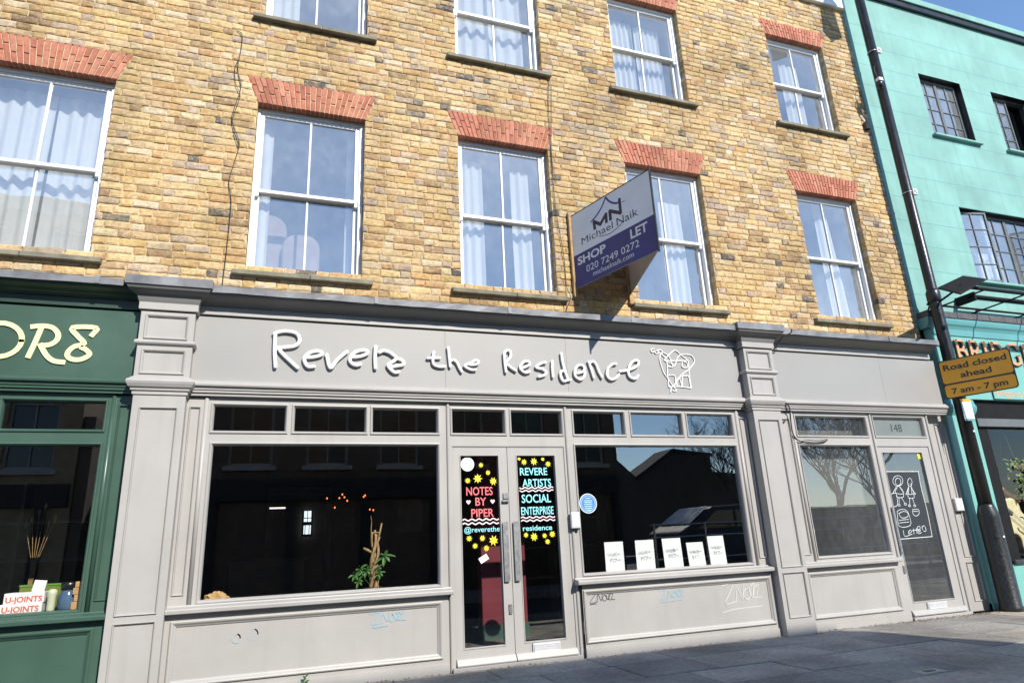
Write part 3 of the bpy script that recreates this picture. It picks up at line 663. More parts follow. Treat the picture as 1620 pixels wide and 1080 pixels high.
def lead(parent, x0, x1, joints):
    mb = MB(); xs = [x0]+[j for j in joints if x0 < j < x1]+[x1]; rnd = random.Random(5)
    for a,b_ in zip(xs[:-1],xs[1:]):
        d = rnd.uniform(-.003,.002); n = max(2,int((b_-a)/.12)); P0 = LEAD
        vs = []
        for i in range(n+1):
            for y,z in P0: vs.append((a+.002+(b_-a-.004)*i/n, y+d+rnd.uniform(-.003,.003)*(y < -.3), z+rnd.uniform(-.003,.003)))
        k = len(P0); fs = [(i*k+q,i*k+(q+1)%k,(i+1)*k+(q+1)%k,(i+1)*k+q) for i in range(n) for q in range(k)]+[tuple(range(k)),tuple(n*k+q for q in range(k-1,-1,-1))]
        mb.add(vs, fs)
        if b_ < x1-.01: mb.box(b_-.022,b_+.018,-.414,-.3,3.586,3.66)
    return mb.build('lead_flashing', M['lead'], parent)
PANEL = lambda y, d=.010: [(0,y+.004),(0,y-.008),(.006,y-.011),(.014,y-.008),(.02,y-.001),(.024,y+d)]
def panel_mould(mb, x0, x1, z0, z1, y, w=1.0):
    mb.ring(x0,x1,z0,z1,[(i*w,yy) for i,yy in [(0,y+.003),(.001,y-.009),(.009,y-.013),(.02,y-.009),(.03,y-.003),(.034,y+.003)]])
def recessed(mb, x0, x1, z0, z1, X0, X1, Z0, Z1, y, d=.012):   # a board with one recessed field
    for a,b_,c,e in cells(X0,X1,Z0,Z1,[(x0,x1,z0,z1)]): mb.quad((a,y,c),(b_,y,c),(b_,y,e),(a,y,e))
    mb.ring(x0,x1,z0,z1,[(0,y),(.003,y+d),(.006,y+d)]); mb.quad((x0+.006,y+d,z0+.006),(x1-.006,y+d,z0+.006),(x1-.006,y+d,z1-.006),(x0+.006,y+d,z1-.006))
def pilaster(parent, mat, x0, x1, capx, shaft_panels, joints=()):
    mb = MB(); yb = FP
    Z = [0.0]; z = 0.0
    for a,b_,c,d in shaft_panels: Z += [(c+d)/2]
    cuts = [0.0]+[(shaft_panels[i][3]+shaft_panels[i+1][2])/2 for i in range(len(shaft_panels)-1)]+[2.58]
    for (a,b_,c,d),z0,z1 in zip(shaft_panels,cuts[:-1],cuts[1:]): recessed(mb,a,b_,c,d,x0,x1,z0,z1,yb,.009)
    mb.quad((x0,yb,0),(x0,0,0),(x0,0,2.58),(x0,yb,2.58)); mb.quad((x1,yb,0),(x1,0,0),(x1,0,2.58),(x1,yb,2.58))
    p = mb.build('pilaster', mat, parent, recalc=False)
    e = .015                                              # the die block that carries the capital, wider than the shaft
    mb = MB(); X0,X1,Y = x0-e,x1+e,-.31; w = X1-X0
    for c,d in ((2.80,2.99),(3.135,3.33)):
        lo,hi = (2.755,3.06) if c < 3 else (3.06,3.395)
        recessed(mb,X0+w*.135,X1-w*.155,c,d,X0,X1,lo,hi,Y,.012)
    mb.quad((X0,Y,2.755),(X0,0,2.755),(X0,0,3.395),(X0,Y,3.395)); mb.quad((X1,Y,2.755),(X1,0,2.755),(X1,0,3.395),(X1,Y,3.395))
    for c,d in ((2.80,2.99),(3.135,3.33)): panel_mould(mb,X0+w*.135-.022,X1-w*.155+.022,c-.022,d+.022,Y,.65)
    mb.wrap([(0,3.052),(.012,3.055),(.024,3.067),(.027,3.08),(.022,3.094),(.01,3.104),(0,3.107)],X0,X1,Y)
    mb.wrap([(-.01,2.585),(-.002,2.59),(-.002,2.622),(.012,2.626),(.014,2.645),(.03,2.655),(.045,2.685),(.05,2.705),(.045,2.72),(.025,2.735),(.012,2.748),(0,2.757)],X0,X1,Y)
    mb.wrap([(0,3.38),(.0,3.392),(.022,3.398),(.022,3.465),(.03,3.475)],X0,X1,Y)
    mb.build('capital', mat, p, recalc=False)
    mb = MB()
    mb.wrap([(.03,3.476),(.034,3.49),(.04,3.515),(.06,3.54),(.09,3.555),(.115,3.572),(.128,3.598),(.128,3.606)],X0,X1,Y)
    mb.build('cornice', M['greyshade'], p, recalc=False)
    mb = MB(); mb.wrap([(.132,3.60),(.14,3.602),(.142,3.682),(.132,3.69),(-.1,3.735)],X0,X1,Y); mb.build('lead_flashing', M['lead'], p, recalc=False)
    mb = MB()
    for a,b_,c,d in shaft_panels: panel_mould(mb,a-.012,b_+.012,c-.012,d+.012,yb,.4)
    mb.build('panel_moulding', mat, p, recalc=False)
    return p
def ledge(parent, mat, x0, x1, name='window_ledge'):
    return MB().extx([(-.05,.70),(-.255,.70),(-.272,.706),(-.275,.735),(-.266,.745),(-.19,.757),(-.185,.768),(-.05,.77)], x0, x1).build(name, mat, parent, bevel=.002)
def stall(parent, mat, x0, x1, px0, px1, z0=.135, z1=.645):
    mb = MB(); y = FS
    for a,b_,c,d in cells(x0,x1,0.0,.70,[(px0,px1,z0,z1)]): mb.quad((a,y,c),(b_,y,c),(b_,y,d),(a,y,d))
    mb.ring(px0,px1,z0,z1,[(0,y),(.0,y-.014),(.01,y-.020),(.022,y-.016),(.034,y-.003),(.046,y+.004),(.048,y+.012),(.052,y+.012)])
    q = .052; mb.quad((px0+q,y+.012,z0+q),(px1-q,y+.012,z0+q),(px1-q,y+.012,z1-q),(px0+q,y+.012,z1-q))
    mb.box(x0,x1,y-.012,y+.02,-.02,.085)
    return mb.build('stall_riser', mat, parent, recalc=False)
def glazing(parent, mat, panes, x0, x1, z0, z1, glassm, back=-.075, name='window', gl=None):
    # one joinery mesh with an opening for every pane, plus a sloped bead round each
    mb = MB(); holes = [(a,b_,c,d) for a,b_,c,d in panes]
    holed(mb, x0, x1, z0, z1, holes, FF, back)
    for a,b_,c,d in panes: mb.ring(a-.022,b_+.022,c-.022,d+.022,[(0,FF+.002),(.003,FF-.012),(.012,FF-.014),(.022,FF-.004),(.03,FF+.018),(.032,FF+.04)])
    f = mb.build(name, mat, parent, recalc=False)
    for i,(a,b_,c,d) in enumerate(panes):
        p = MB(); p.box(a-.002,b_+.002,-.122,-.116,c-.002,d+.002); p.build('pane', (gl[i] if gl else glassm), f)
    return f
def bead(mb, x, z0, z1, r=.02): mb.tube([(x,FF-.002,z0),(x,FF-.002,z1)], r, 12)
def wing(parent, mat, x0, x1, z0, z1, px0, px1, pz0, pz1, bx):
    mb = MB(); recessed(mb,px0,px1,pz0,pz1,x0,x1,z0,z1,FF-.004,.008)
    panel_mould(mb,px0-.012,px1+.012,pz0-.012,pz1+.012,FF-.004,.4)
    o = mb.build('side_panel', mat, parent, recalc=False)
    if bx is not None:
        mb = MB(); bead(mb,bx,z0,z1); mb.build('half_round_bead', mat, parent, smooth=True)
def door(parent, mat, x0, x1, z0, z1, gx0, gx1, gz0, gz1, glassm, hinge_handles=()):
    mb = MB(); y0,y1 = FF+.012,FF+.06
    holed(mb,x0,x1,z0,z1,[(gx0,gx1,gz0,gz1)],y0,y1)
    mb.ring(gx0-.012,gx1+.012,gz0-.012,gz1+.012,[(0,y0+.002),(.002,y0-.006),(.01,y0-.006),(.014,y0+.012)])
    mb.quad((x0,y0,z0),(x1,y0,z0),(x1,y1,z0),(x0,y1,z0))
    d = mb.build('door', mat, parent, recalc=False)
    p = MB(); p.box(gx0-.002,gx1+.002,y0+.022,y0+.028,gz0-.002,gz1+.002); p.build('pane', glassm, d)
    mb = MB(); mb.extx([(y0,z0),(y0-.045,z0),(y0-.05,z0+.012),(y0-.02,z0+.062),(y0,z0+.066)],x0+.002,x1-.002); mb.build('weather_bar', mat, d)
    return d
def pull_handle(d, x0, x1, z0, z1):
    mb = MB(); mb.box(x0,x1,FF-.018,FF-.004,z0,z1)
    for z in (z0+.06,z1-.06): mb.box(x0+.01,x1-.01,FF-.004,FF+.013,z-.012,z+.012)
    mb.build('handle', M['steel'], d, bevel=.003)
def letter_box(d, x0, x1, z0, z1):
    mb = MB(); mb.box(x0,x1,FF-.006,FF+.013,z0,z1); mb.ring(x0+.012,x1-.012,z0+.012,z1-.012,[(0,FF-.006),(0,FF-.012),(.004,FF-.013),(.012,FF-.011),(.03,FF-.011)])
    mb.quad((x0+.04,FF-.0105,z0+.035),(x1-.04,FF-.0105,z0+.035),(x1-.04,FF-.0105,z1-.035),(x0+.04,FF-.0105,z1-.035))
    mb.build('letter_box', M['alu'], d, bevel=.002)

gs = thing('grey_shopfront', 'long pale grey painted shopfront with white handwritten lettering, double doors and number 148 door', 'shopfront', (4,-.2,0))
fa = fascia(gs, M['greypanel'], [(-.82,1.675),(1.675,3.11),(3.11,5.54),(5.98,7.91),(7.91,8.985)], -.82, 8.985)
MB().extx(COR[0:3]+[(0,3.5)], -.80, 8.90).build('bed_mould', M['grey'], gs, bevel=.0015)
MB().extx([(0,3.501),(-.225,3.501)]+COR[3:], -.80, 8.90).build('cornice', M['greyshade'], gs, bevel=.0015)
lead(gs, -.70, 5.52, [.90,2.37,3.92,5.40]); lead(gs, 6.1, 8.92, [7.98])
moulded(gs, M['grey'], -.82, 5.54); moulded(gs, M['grey'], 5.98, 8.99)
pilaster(gs, M['grey'], -1.24, -.81, None, [(-1.17,-.88,.05,.655),(-1.17,-.88,.735,2.46)])
pilaster(gs, M['grey'], 5.55, 5.97, None, [(5.62,5.905,.20,.665),(5.62,5.905,.745,2.46)])
# windows and doors
W_ = [(-.58,.075,2.285,2.535),(.15,.845,2.285,2.535),(.91,1.59,2.285,2.535),(-.565,1.59,.79,2.16)]
glazing(gs, M['grey'], W_, -.63, 1.655, .76, 2.612, M['glass_shop'])
W_ = [(1.745,2.335,2.285,2.54),(2.41,3.01,2.285,2.54)]
glazing(gs, M['grey'], W_, 1.70, 3.06, 2.15, 2.612, M['glass_shop'])
W_ = [(3.16,3.805,2.285,2.545),(3.90,4.59,2.285,2.545),(4.67,5.315,2.285,2.545),(3.155,5.32,.80,2.16)]
glazing(gs, M['grey'], W_, 3.095, 5.38, .76, 2.612, M['glass_shop'])
W_ = [(6.31,7.485,2.30,2.55),(6.305,7.475,.815,2.17)]
glazing(gs, M['grey'], W_, 6.25, 7.545, .76, 2.612, M['glass_dusty'])
W_ = [(7.63,8.535,2.30,2.56)]
glazing(gs, M['grey'], W_, 7.58, 8.60, 2.165, 2.612, M['glass_frost'])
wing(gs, M['grey'], -.81, -.655, .76, 2.60, -.775, -.70, .86, 2.50, -.642)
wing(gs, M['grey'], 5.405, 5.55, .76, 2.60, 5.44, 5.52, .86, 2.50, 5.392)
wing(gs, M['grey'], 5.97, 6.235, .76, 2.60, 6.02, 6.19, .86, 2.50, 6.243)
for x0,x1,y in ((1.654,1.742,FF+.001),(3.015,3.101,FF+.001),(7.538,7.609,FF+.001),(8.545,8.63,FF+.001)):
    mb = MB(); mb.box(x0,x1,y,-.06,0,2.612 if x0 != 1.5 else 2.6); bead(mb,(x0+x1)/2+(.0 if x1 < 8 else .03),0,2.60,.018); mb.build('door_post', M['grey'], gs, bevel=.002)
mb = MB(); mb.box(1.742,3.015,FF+.006,-.06,2.142,2.151); mb.build('door_head', M['grey'], gs)
EY = -.06; mb = MB(); recessed(mb,8.88,9.07,.70,2.49,8.62,9.116,.655,2.64,EY,.009); recessed(mb,8.88,9.07,.14,.61,8.62,9.116,0,.655,EY,.009)  # end pilaster set back by scaling its coordinates about the camera
panel_mould(mb,8.868,9.082,.688,2.502,EY,.4); panel_mould(mb,8.868,9.082,.128,.622,EY,.4)
mb.build('end_pilaster', M['grey'], gs, recalc=False)
dl = door(gs, M['grey'], 1.745, 2.346, .04, 2.14, 1.832, 2.245, .195, 2.05, M['glass_door'])
dr = door(gs, M['grey'], 2.352, 3.012, .04, 2.14, 2.46, 2.90, .20, 2.05, M['glass_door'])
ds = door(gs, M['grey'], 7.612, 8.542, .045, 2.158, 7.69, 8.40, .205, 2.08, M['glass_dusty'])
pull_handle(dl, 2.262, 2.318, .78, 1.365); pull_handle(dr, 2.378, 2.432, .78, 1.365); pull_handle(ds, 7.635, 7.66, .78, 1.38)
letter_box(dr, 2.53, 2.83, .085, .185); letter_box(ds, 7.90, 8.24, .095, .185)
mb = MB(); mb.box(2.285,2.345,FF-.01,FF+.013,1.60,1.66); mb.box(2.27,2.345,FF-.022,FF+.013,1.565,1.59); mb.build('door_latch', M['steel'], dl, bevel=.004)
for d,x,z in ((dl,2.315,.52),(ds,7.645,.60)):
    mb = MB(); mb.box(x-.016,x+.016,FF-.006,FF+.013,z-.045,z+.045); mb.box(x-.005,x+.005,FF-.009,FF-.004,z-.02,z+.012); mb.build('lock', M['steel'], d, bevel=.006)
for x0,x1 in ((1.70,3.06),(7.585,8.60)): mb = MB(); mb.box(x0,x1,-.21,-.05,-.02,.036); mb.build('threshold', M['grey'], gs, bevel=.004)
ledge(gs, M['grey'], -.81, 1.70); ledge(gs, M['grey'], 3.03, 5.53); ledge(gs, M['grey'], 5.99, 7.52)
stall(gs, M['grey'], -.81, 1.66, -.765, 1.60); stall(gs, M['grey'], 3.095, 5.55, 3.105, 5.50); stall(gs, M['grey'], 5.97, 7.545, 6.05, 7.435)
# lettering on the fascia: bent from thick strip, standing off the panel
def letters(name, strokes, r, mat, parent, y=-.222, k=5, squash=.75):
    mb = MB()
    for s_ in strokes:
        P = spline([(x,z) for x,z in s_], k); n = len(P)
        path = [(p[0],y,p[1]) for p in P]
        d0 = (P[0]-P[1]).normalized()*r*.5; d1 = (P[-1]-P[-2]).normalized()*r*.5
        path = [(P[0][0]+d0[0],y,P[0][1]+d0[1])]+path+[(P[-1][0]+d1[0],y,P[-1][1]+d1[1])]
        mb.tube(path, [r*.75]+[r]*n+[r*.75], 10)
    mb.v = [(v[0], y+(v[1]-y)*squash, v[2]) for v in mb.v]
    return mb.build(name, mat, parent, smooth=True)
letters('lettering', WORD_REVERE, .0195, M['acrylic'], fa, -.226); letters('lettering', WORD_THE, .016, M['acrylic'], fa, -.226); letters('lettering', WORD_RESIDENCE, .0165, M['acrylic'], fa, -.226)
letters('house_drawing', HOUSE_DRAWING, .0068, M['acrylic'], fa, -.208, 4, .9)
# number 148 on the transom
mb = MB(); text(mb,'148',.155,onplane(8.06,-.123,2.37),.001,.0); mb.build('house_number', M['darkmetal'], gs)
# shop rooms: a dark room with a red partition inside the double doors, a lighter lobby behind 148
mb = MB()
def room(x0,x1,y0,y1,z1,floor=False):
    mb.quad((x0,y1,0),(x1,y1,0),(x1,y1,z1),(x0,y1,z1)); mb.quad((x0,y0,0),(x0,y1,0),(x0,y1,z1),(x0,y0,z1)); mb.quad((x1,y0,0),(x1,y1,0),(x1,y1,z1),(x1,y0,z1)); mb.quad((x0,y0,z1),(x1,y0,z1),(x1,y1,z1),(x0,y1,z1))
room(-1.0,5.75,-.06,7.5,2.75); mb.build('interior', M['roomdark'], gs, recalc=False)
mb = MB(); room(5.8,7.56,-.06,1.6,2.75); mb.box(7.56,7.6,-.06,1.6,0,2.75); mb.build('interior', M['roomgrey'], gs, recalc=False)
mb = MB(); room(7.6,9.0,-.06,3.2,2.75); mb.build('interior', M['roomgrey'], gs, recalc=False)
mb = MB(); mb.quad((-1,-.1,.012),(9,-.1,.012),(9,7.6,.012),(-1,7.6,.012)); mb.build('shop_floor', M['floor'], gs, recalc=False)
mb = MB(); mb.box(2.57,3.18,1.70,1.85,.18,2.75); mb.build('red_partition', M['redwall'], gs); mb = MB(); mb.box(2.56,3.19,1.68,1.87,.012,.18); mb.build('skirting', M['green'], gs)
mb = MB(); mb.box(-.72,1.66,-.07,.35,.70,.772); mb.box(3.1,5.5,-.07,.3,.70,.792); mb.build('window_board', M['roomdark'], gs)
mb = MB(); mb.box(BWX0,BWX1,7.44,7.47,BWZ0,BWZ1); mb.build('back_window', M['dayglow'], gs); mb = MB(); w_ = BWX1-BWX0; h_ = BWZ1-BWZ0
for a,b_,c,d in ((-.1,.12,-.05,1.05),(.9,1.1,-.05,1.05),(.47,.53,.55,1.05),(-.1,1.1,.42,.56),(-.1,1.1,-.05,.06),(.25,.32,.0,.5),(.68,.75,0,.5),(-.1,1.1,.70,.73)): mb.box(BWX0+w_*a,BWX0+w_*b_,7.38,7.43,BWZ0+h_*c,BWZ0+h_*d)
mb.build('back_window_bars', M['roomdark'], gs)
mb = MB(); mb.box(-.6,.55,5.2,5.7,.0,1.05); mb.box(-.65,.6,5.15,5.75,1.05,1.09); mb.build('counter', M['roomdim'], gs)
mb = MB()
for z in (.6,1.05,1.5,1.95): mb.box(3.4,5.3,3.4,3.7,z,z+.03)
for x in (3.4,4.33,5.27): mb.box(x,x+.03,3.4,3.7,.0,2.1)
mb.build('shelf_unit', M['roomdim'], gs)
mb = MB(); mb.box(-.1,.02,7.3,7.45,.0,2.3); mb.box(1.02,1.14,7.3,7.45,0,2.3); mb.box(-.1,1.14,7.3,7.45,2.3,2.42); mb.build('inner_doorway', M['roomdim'], gs)
mb = MB(); mb.box(1.9,2.3,4.0,4.06,1.4,1.9); mb.box(1.2,1.6,7.40,7.46,1.5,2.0); mb.build('framed_picture', M['roomdim'], gs)
bl = MB(); bl.box(6.2,7.54,.03,.034,1.42,2.6); bl.box(6.2,7.54,.02,.045,1.40,1.425); tag(bl.build('roller_blind', M['blind'], None, loc=(6.9,.03,1.4)), 'grey roller blind pulled halfway down behind the shop window beside door 148', 'blind')
mb = MB(); mb.tube([(6.42,-.02,2.2),(6.42,-.02,1.3),(6.44,-.02,1.12),(6.425,-.02,1.0)],.004,6); tag(mb.build('blind_cord', M['white'], None, loc=(6.42,-.02,1.0)), 'thin white blind cord hanging in the window beside door 148', 'cord')

# ------------------------------------------------------------------ green shopfront
gr = thing('green_shopfront', 'dark green shopfront at the left edge with pale yellow letters ending ORE', 'shopfront', (-2.6,-.2,0))
GX0, GX1 = -5.2, -1.235
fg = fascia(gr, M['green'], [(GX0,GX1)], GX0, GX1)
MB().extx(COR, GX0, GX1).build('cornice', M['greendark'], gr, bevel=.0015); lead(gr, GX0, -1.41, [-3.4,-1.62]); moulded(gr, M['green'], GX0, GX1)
W_ = [(-2.255,-1.475,2.285,2.54),(-3.1,-2.325,2.285,2.54),(-3.95,-3.17,2.285,2.54),(-3.95,-1.475,.785,2.15)]
glazing(gr, M['green'], W_, -4.02, -1.42, .76, 2.612, M['glass_shop'])
wing(gr, M['green'], -1.395, -1.235, .76, 2.60, -1.355, -1.28, .86, 2.50, -1.408)
ledge(gr, M['green'], GX0, GX1); stall(gr, M['green'], GX0, GX1, -4.0, -1.33, .12, .645)
ell = lambda cx,cz,a,b_,n=22: [(cx+a*math.cos(2*math.pi*i/n),cz+b_*math.sin(2*math.pi*i/n)) for i in range(n+1)]
mb = MB()
for s_ in [ell(-2.345,3.065,.165,.155)]+ORE+[ell(-2.8,3.065,.13,.15,20)[3:-3]]: stroke(mb, s_, .042, lambda x,z,n: (x,-.2005-n,z), .012, 4 if len(s_) < 14 else 1)
mb.build('lettering', M['cream'], fg)
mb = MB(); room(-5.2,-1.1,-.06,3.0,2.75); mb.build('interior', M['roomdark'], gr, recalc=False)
mb = MB(); mb.box(-4.0,-1.43,-.07,.32,.70,.788); mb.build('window_board', M['brownwood'], gr)
mb = MB()
for z in (1.2,1.62): mb.box(-3.9,-1.6,2.4,2.7,z,z+.03)
for x in (-3.9,-2.75,-1.62): mb.box(x,x+.03,2.4,2.7,.0,2.1)
mb.build('shelving', M['darkmetal'], gr)

# ------------------------------------------------------------------ turquoise building
tb = thing('turquoise_building', 'turquoise painted building with dark metal casement windows and a violin shop below', 'building', (11.5,-.1,0))
TX0, TX1, TY = 9.118, 16.5, .0
TW = [(10.624,11.679,7.684,8.963),(12.491,13.597,7.684,8.963),(14.41,15.46,7.684,8.963),(10.736,13.19,4.914,6.264),(14.1,16.1,4.914,6.264)]  # openings and the shopfront below scaled about the camera onto planes further back
mb = MB(); holed(mb,TX0,TX1,4.0,10.415,TW,TY,.35); wl = mb.build('wall', M['teal'], tb, recalc=False)
mb = MB()
for z in [4.55+.43*i for i in range(13)]:                 # scored render lines
    for a,b_,c,d in cells(TX0+.002,TX1,z,z+.006,[h for h in TW]): mb.box(a,b_,TY-.0012,TY+.02,c,d)
mb.build('scored_line', M['tealdark'], wl)
mb = MB(); mb.box(TX0,TX1,TY-.09,.4,10.53,10.668); pa = mb.build('parapet', M['teal'], tb, bevel=.008)
mb = MB(); mb.box(TX0,TX1,TY-.06,.4,10.416,10.529); mb.build('coping_shade', M['black'], pa)  # black strip painting in the shade under the coping
def casement(parent, x0,x1,z0,z1,cols,rows,y,ang=0.0,hinge='L',name='casement'):
    c, s_ = math.cos(ang), math.sin(ang)
    def tf(vs):
        out = []
        for X,Y,Z in vs:
            if hinge == 'L': dx,dy = X-x0, Y-y; out.append((x0+dx*c+dy*s_, y-dx*s_+dy*c, Z))
            else: dx,dy = X-x1, Y-y; out.append((x1+dx*c-dy*s_, y+dx*s_+dy*c, Z))
        return out
    mb = MB(); f = .034
    mb.box(x0,x0+f,y,y+.04,z0,z1); mb.box(x1-f,x1,y,y+.04,z0,z1); mb.box(x0+f,x1-f,y,y+.04,z0,z0+f); mb.box(x0+f,x1-f,y,y+.04,z1-f,z1)
    for i in range(1,cols): X = x0+(x1-x0)*i/cols; mb.box(X-.009,X+.009,y+.004,y+.036,z0+f,z1-f)
    for j in range(1,rows): Z = z0+(z1-z0)*j/rows; mb.box(x0+f,x1-f,y+.006,y+.034,Z-.009,Z+.009)
    mb.v = tf(mb.v); o = mb.build(name, M['casement'], parent, bevel=.002)
    p = MB(); p.box(x0+f-.004,x1-f+.004,y+.018,y+.022,z0+f-.004,z1-f+.004); p.v = tf(p.v); p.build('pane', M['glass_up'], parent)
for a,b_,c,d in TW:                                      # black linings put the shade of the reveals into their colour
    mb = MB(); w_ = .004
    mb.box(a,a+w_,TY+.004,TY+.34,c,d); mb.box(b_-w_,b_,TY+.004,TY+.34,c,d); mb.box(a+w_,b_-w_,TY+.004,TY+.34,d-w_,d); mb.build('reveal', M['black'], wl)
for k,(a,b_,c,d) in enumerate(TW):
    mb = MB(); mb.ring(a,b_,c,d,[(0,TY+.16),(0,TY+.11),(.03,TY+.11),(.03,TY+.2)]); fr = mb.build('window', M['casement'], tb, recalc=False)
    mb = MB(); mb.box(a-.05,b_+.08,TY-.07,TY+.1,c-.055,c-.012); mb.build('sill', M['tealdark'] if k < 0 else M['teal'], tb, bevel=.006)
    n = 2 if b_-a < 1.3 else 4; w = (b_-a-.06)/n
    for i in range(n):
        ang, hg = 0.0, 'L'
        if k == 1 and i == 1: ang, hg = R(75), 'R'
        if k == 3 and i == 0: ang = R(11)
        if k == 3 and i == 3: ang, hg = R(40), 'R'
        casement(fr, a+.03+w*i, a+.03+w*(i+1), c+.03, d-.03, 2, 4, TY+.11, ang, hg)
mb = MB()
for a,b_,c,d in TW:
    x0,x1,z0,z1,y = a-.3,b_+.3,c-.4,d+.3,.36
    mb.quad((x0,3,z0),(x1,3,z0),(x1,3,z1),(x0,3,z1)); mb.quad((x0,y,z0),(x0,3,z0),(x0,3,z1),(x0,y,z1)); mb.quad((x1,y,z0),(x1,3,z0),(x1,3,z1),(x1,y,z1)); mb.quad((x0,y,z0),(x1,y,z0),(x1,3,z0),(x0,3,z0)); mb.quad((x0,y,z1),(x1,y,z1),(x1,3,z1),(x0,3,z1))
mb.build('interior', M['roomup'], tb, recalc=False)
curtain(10.68,11.0,7.72,8.42,.28,'white curtain behind the upper casement window of the turquoise building',.03,.1)
curtain(11.3,12.0,4.96,5.6,.3,'pale curtain low behind the wide casement window of the turquoise building',.03,.12)
mb = MB(); mb.box(TX0+.03,TX1,3.6,9,0,10.35); mb.build('rear_block', M['roomdark'], tb)
# its shopfront
mb = MB(); mb.box(9.20,TX1,-.12,-.0005,2.875,3.955); ts = mb.build('fascia', M['tealgloss'], tb)
mb = MB(); mb.box(9.20,TX1,-.135,-.12,3.855,3.955); mb.build('fascia_band', M['tealdark'], tb)
mb = MB(); mb.extx([(.0,3.956),(-.13,3.956),(-.145,4.0),(-.165,4.03),(-.175,4.08),(-.175,4.12),(.0,4.12)],9.13,TX1); mb.build('cornice', M['tealdark'], tb)
mb = MB(); rnd = random.Random(9); x = 9.13
while x < TX1:
    w = rnd.choice((.55,.62,.7)); mb.box(x+.004,x+w-.004,-.19,.0,4.122,4.22); x += w
mb.build('coping_stone', M['stone'], tb, bevel=.006)
for x0 in (9.12,13.5):
    mb = MB(); mb.box(x0,x0+.57,-.10,.0,0,2.645); mb.box(x0,x0+.58,-.115,.0,0,.09); pp = mb.build('pilaster', M['tealgloss'], tb, bevel=.004)
    mb = MB(); mb.wrap([(0,2.625),(.01,2.645),(.03,2.685),(.04,2.73),(.04,2.77),(.03,2.79),(.02,2.86),(0,2.874)],x0,x0+.57,-.10); mb.build('capital', M['tealdark'], pp, recalc=False)
mb = MB(); holed(mb,9.69,13.5,.0,2.874,[(9.95,13.4,.607,2.47)],-.06,.06); ring = mb.build('window', M['blackmatt'], tb, recalc=False)
mb = MB(); mb.box(9.95,13.4,.0,.005,.607,2.47); mb.build('pane', M['glass_violin'], ring)
mb = MB(); mb.box(9.72,13.5,-.11,-.06,2.47,2.59); mb.box(11.4,11.46,-.04,.02,.607,2.47); mb.build('transom', M['casement'], tb, bevel=.005)
mb = MB(); mb.box(9.72,13.5,-.14,-.06,.547,.607); mb.build('window_ledge', M['darkmetal'], tb, bevel=.01)
mb = MB(); mb.box(9.70,13.5,-.10,-.06,.0,.546); mb.build('stall_riser', M['tealgloss'], tb)
mb = MB(); mb.box(14.09,TX1,-.05,.3,0,2.874); mb.build('lower_wall', M['teal'], tb)
mb = MB(); mb.box(10.16,12.6,-.145,-.135,2.89,3.06); nb = mb.build('name_board', M['tealgloss'], tb)
mb = MB(); text(mb,'bridgewoodar',.153,onplane(10.21,-.1455,2.93),.002,align='LEFT'); mb.build('lettering', M['copper'], nb)
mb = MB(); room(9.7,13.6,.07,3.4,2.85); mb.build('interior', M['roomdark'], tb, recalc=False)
# serif capitals cut from board, each over a dark offset copy
def serif(mb, letter, ox, oz, h, mp):
    t = h*.135; s_ = h*.05; w = h*.62; th = h*.055
    def bx(x0,x1,z0,z1): mb_box(mb, ox+x0, ox+x1, oz+z0, oz+z1, mp)
    def st(pts,wd,k=6): stroke(mb,[(ox+a*h,oz+b_*h) for a,b_ in pts],wd*h,lambda x,z,n: mp(x,z,n),.03,k)
    def stem(x): bx(x,x+t,0,h); bx(x-s_*1.3,x+t+s_*1.3,0,th); bx(x-s_*1.3,x+t+s_*1.3,h-th,h)
    if letter in 'BRIDE': stem(s_)
    if letter == 'B':
        st([(.2,.965),(.42,.95),(.52,.8),(.42,.57),(.2,.53)],.1); st([(.2,.53),(.48,.5),(.6,.28),(.46,.05),(.2,.035)],.12); w = .7*h
    elif letter == 'R':
        st([(.2,.965),(.44,.95),(.55,.76),(.44,.54),(.2,.5)],.1); st([(.36,.5),(.5,.28),(.62,.06),(.74,.03)],.13,4); w = .78*h
    elif letter == 'I': w = .34*h
    elif letter == 'D': st([(.2,.965),(.5,.93),(.72,.72),(.75,.48),(.7,.25),(.48,.06),(.2,.035)],.12); w = .88*h
    elif letter == 'G': st([(.78,.78),(.66,.93),(.45,.975),(.2,.86),(.08,.52),(.18,.16),(.44,.02),(.68,.08),(.76,.2)],.12); bx(.68*h,.82*h,.05*h,.46*h); bx(.6*h,.88*h,.42*h,.46*h); w = .94*h
    elif letter == 'E': bx(s_+t,.56*h,0,th*1.3); bx(s_+t,.5*h,.48*h,.48*h+th); bx(s_+t,.54*h,h-th*1.2,h); w = .66*h
    elif letter == 'W':
        for a,b_ in (((.0,.98),(.24,.02)),((.24,.02),(.46,.95)),((.46,.95),(.7,.02)),((.7,.02),(.95,.98))): st([a,b_],.11,1)
        w = 1.04*h
    elif letter == 'O': st([(.45+.37*math.cos(q),.5+.47*math.sin(q)) for q in [2*math.pi*i/16 for i in range(17)]],.12,2); w = .92*h
    return w
def mb_box(mb, x0, x1, z0, z1, mp):
    vs = [mp(x0,z0,0),mp(x1,z0,0),mp(x1,z1,0),mp(x0,z1,0),mp(x0,z0,.03),mp(x1,z0,.03),mp(x1,z1,.03),mp(x0,z1,.03)]
    mb.add(vs, [(0,3,2,1),(4,5,6,7),(0,1,5,4),(1,2,6,5),(2,3,7,6),(3,0,4,7)])
for nm,mat,dx,dz,y in (('lettering','copper',0,0,-.142),('letter_backing','darkmetal',.026,-.014,-.1215)):
    mb = MB(); x = 9.585
    for ch_ in 'BRIDGEWOOD': x += serif(mb, ch_, x+dx, 3.444+dz, .342, lambda x_,z_,n: (x_, y-n*.6, z_))+.045
    mb.build(nm, M[mat], ts)
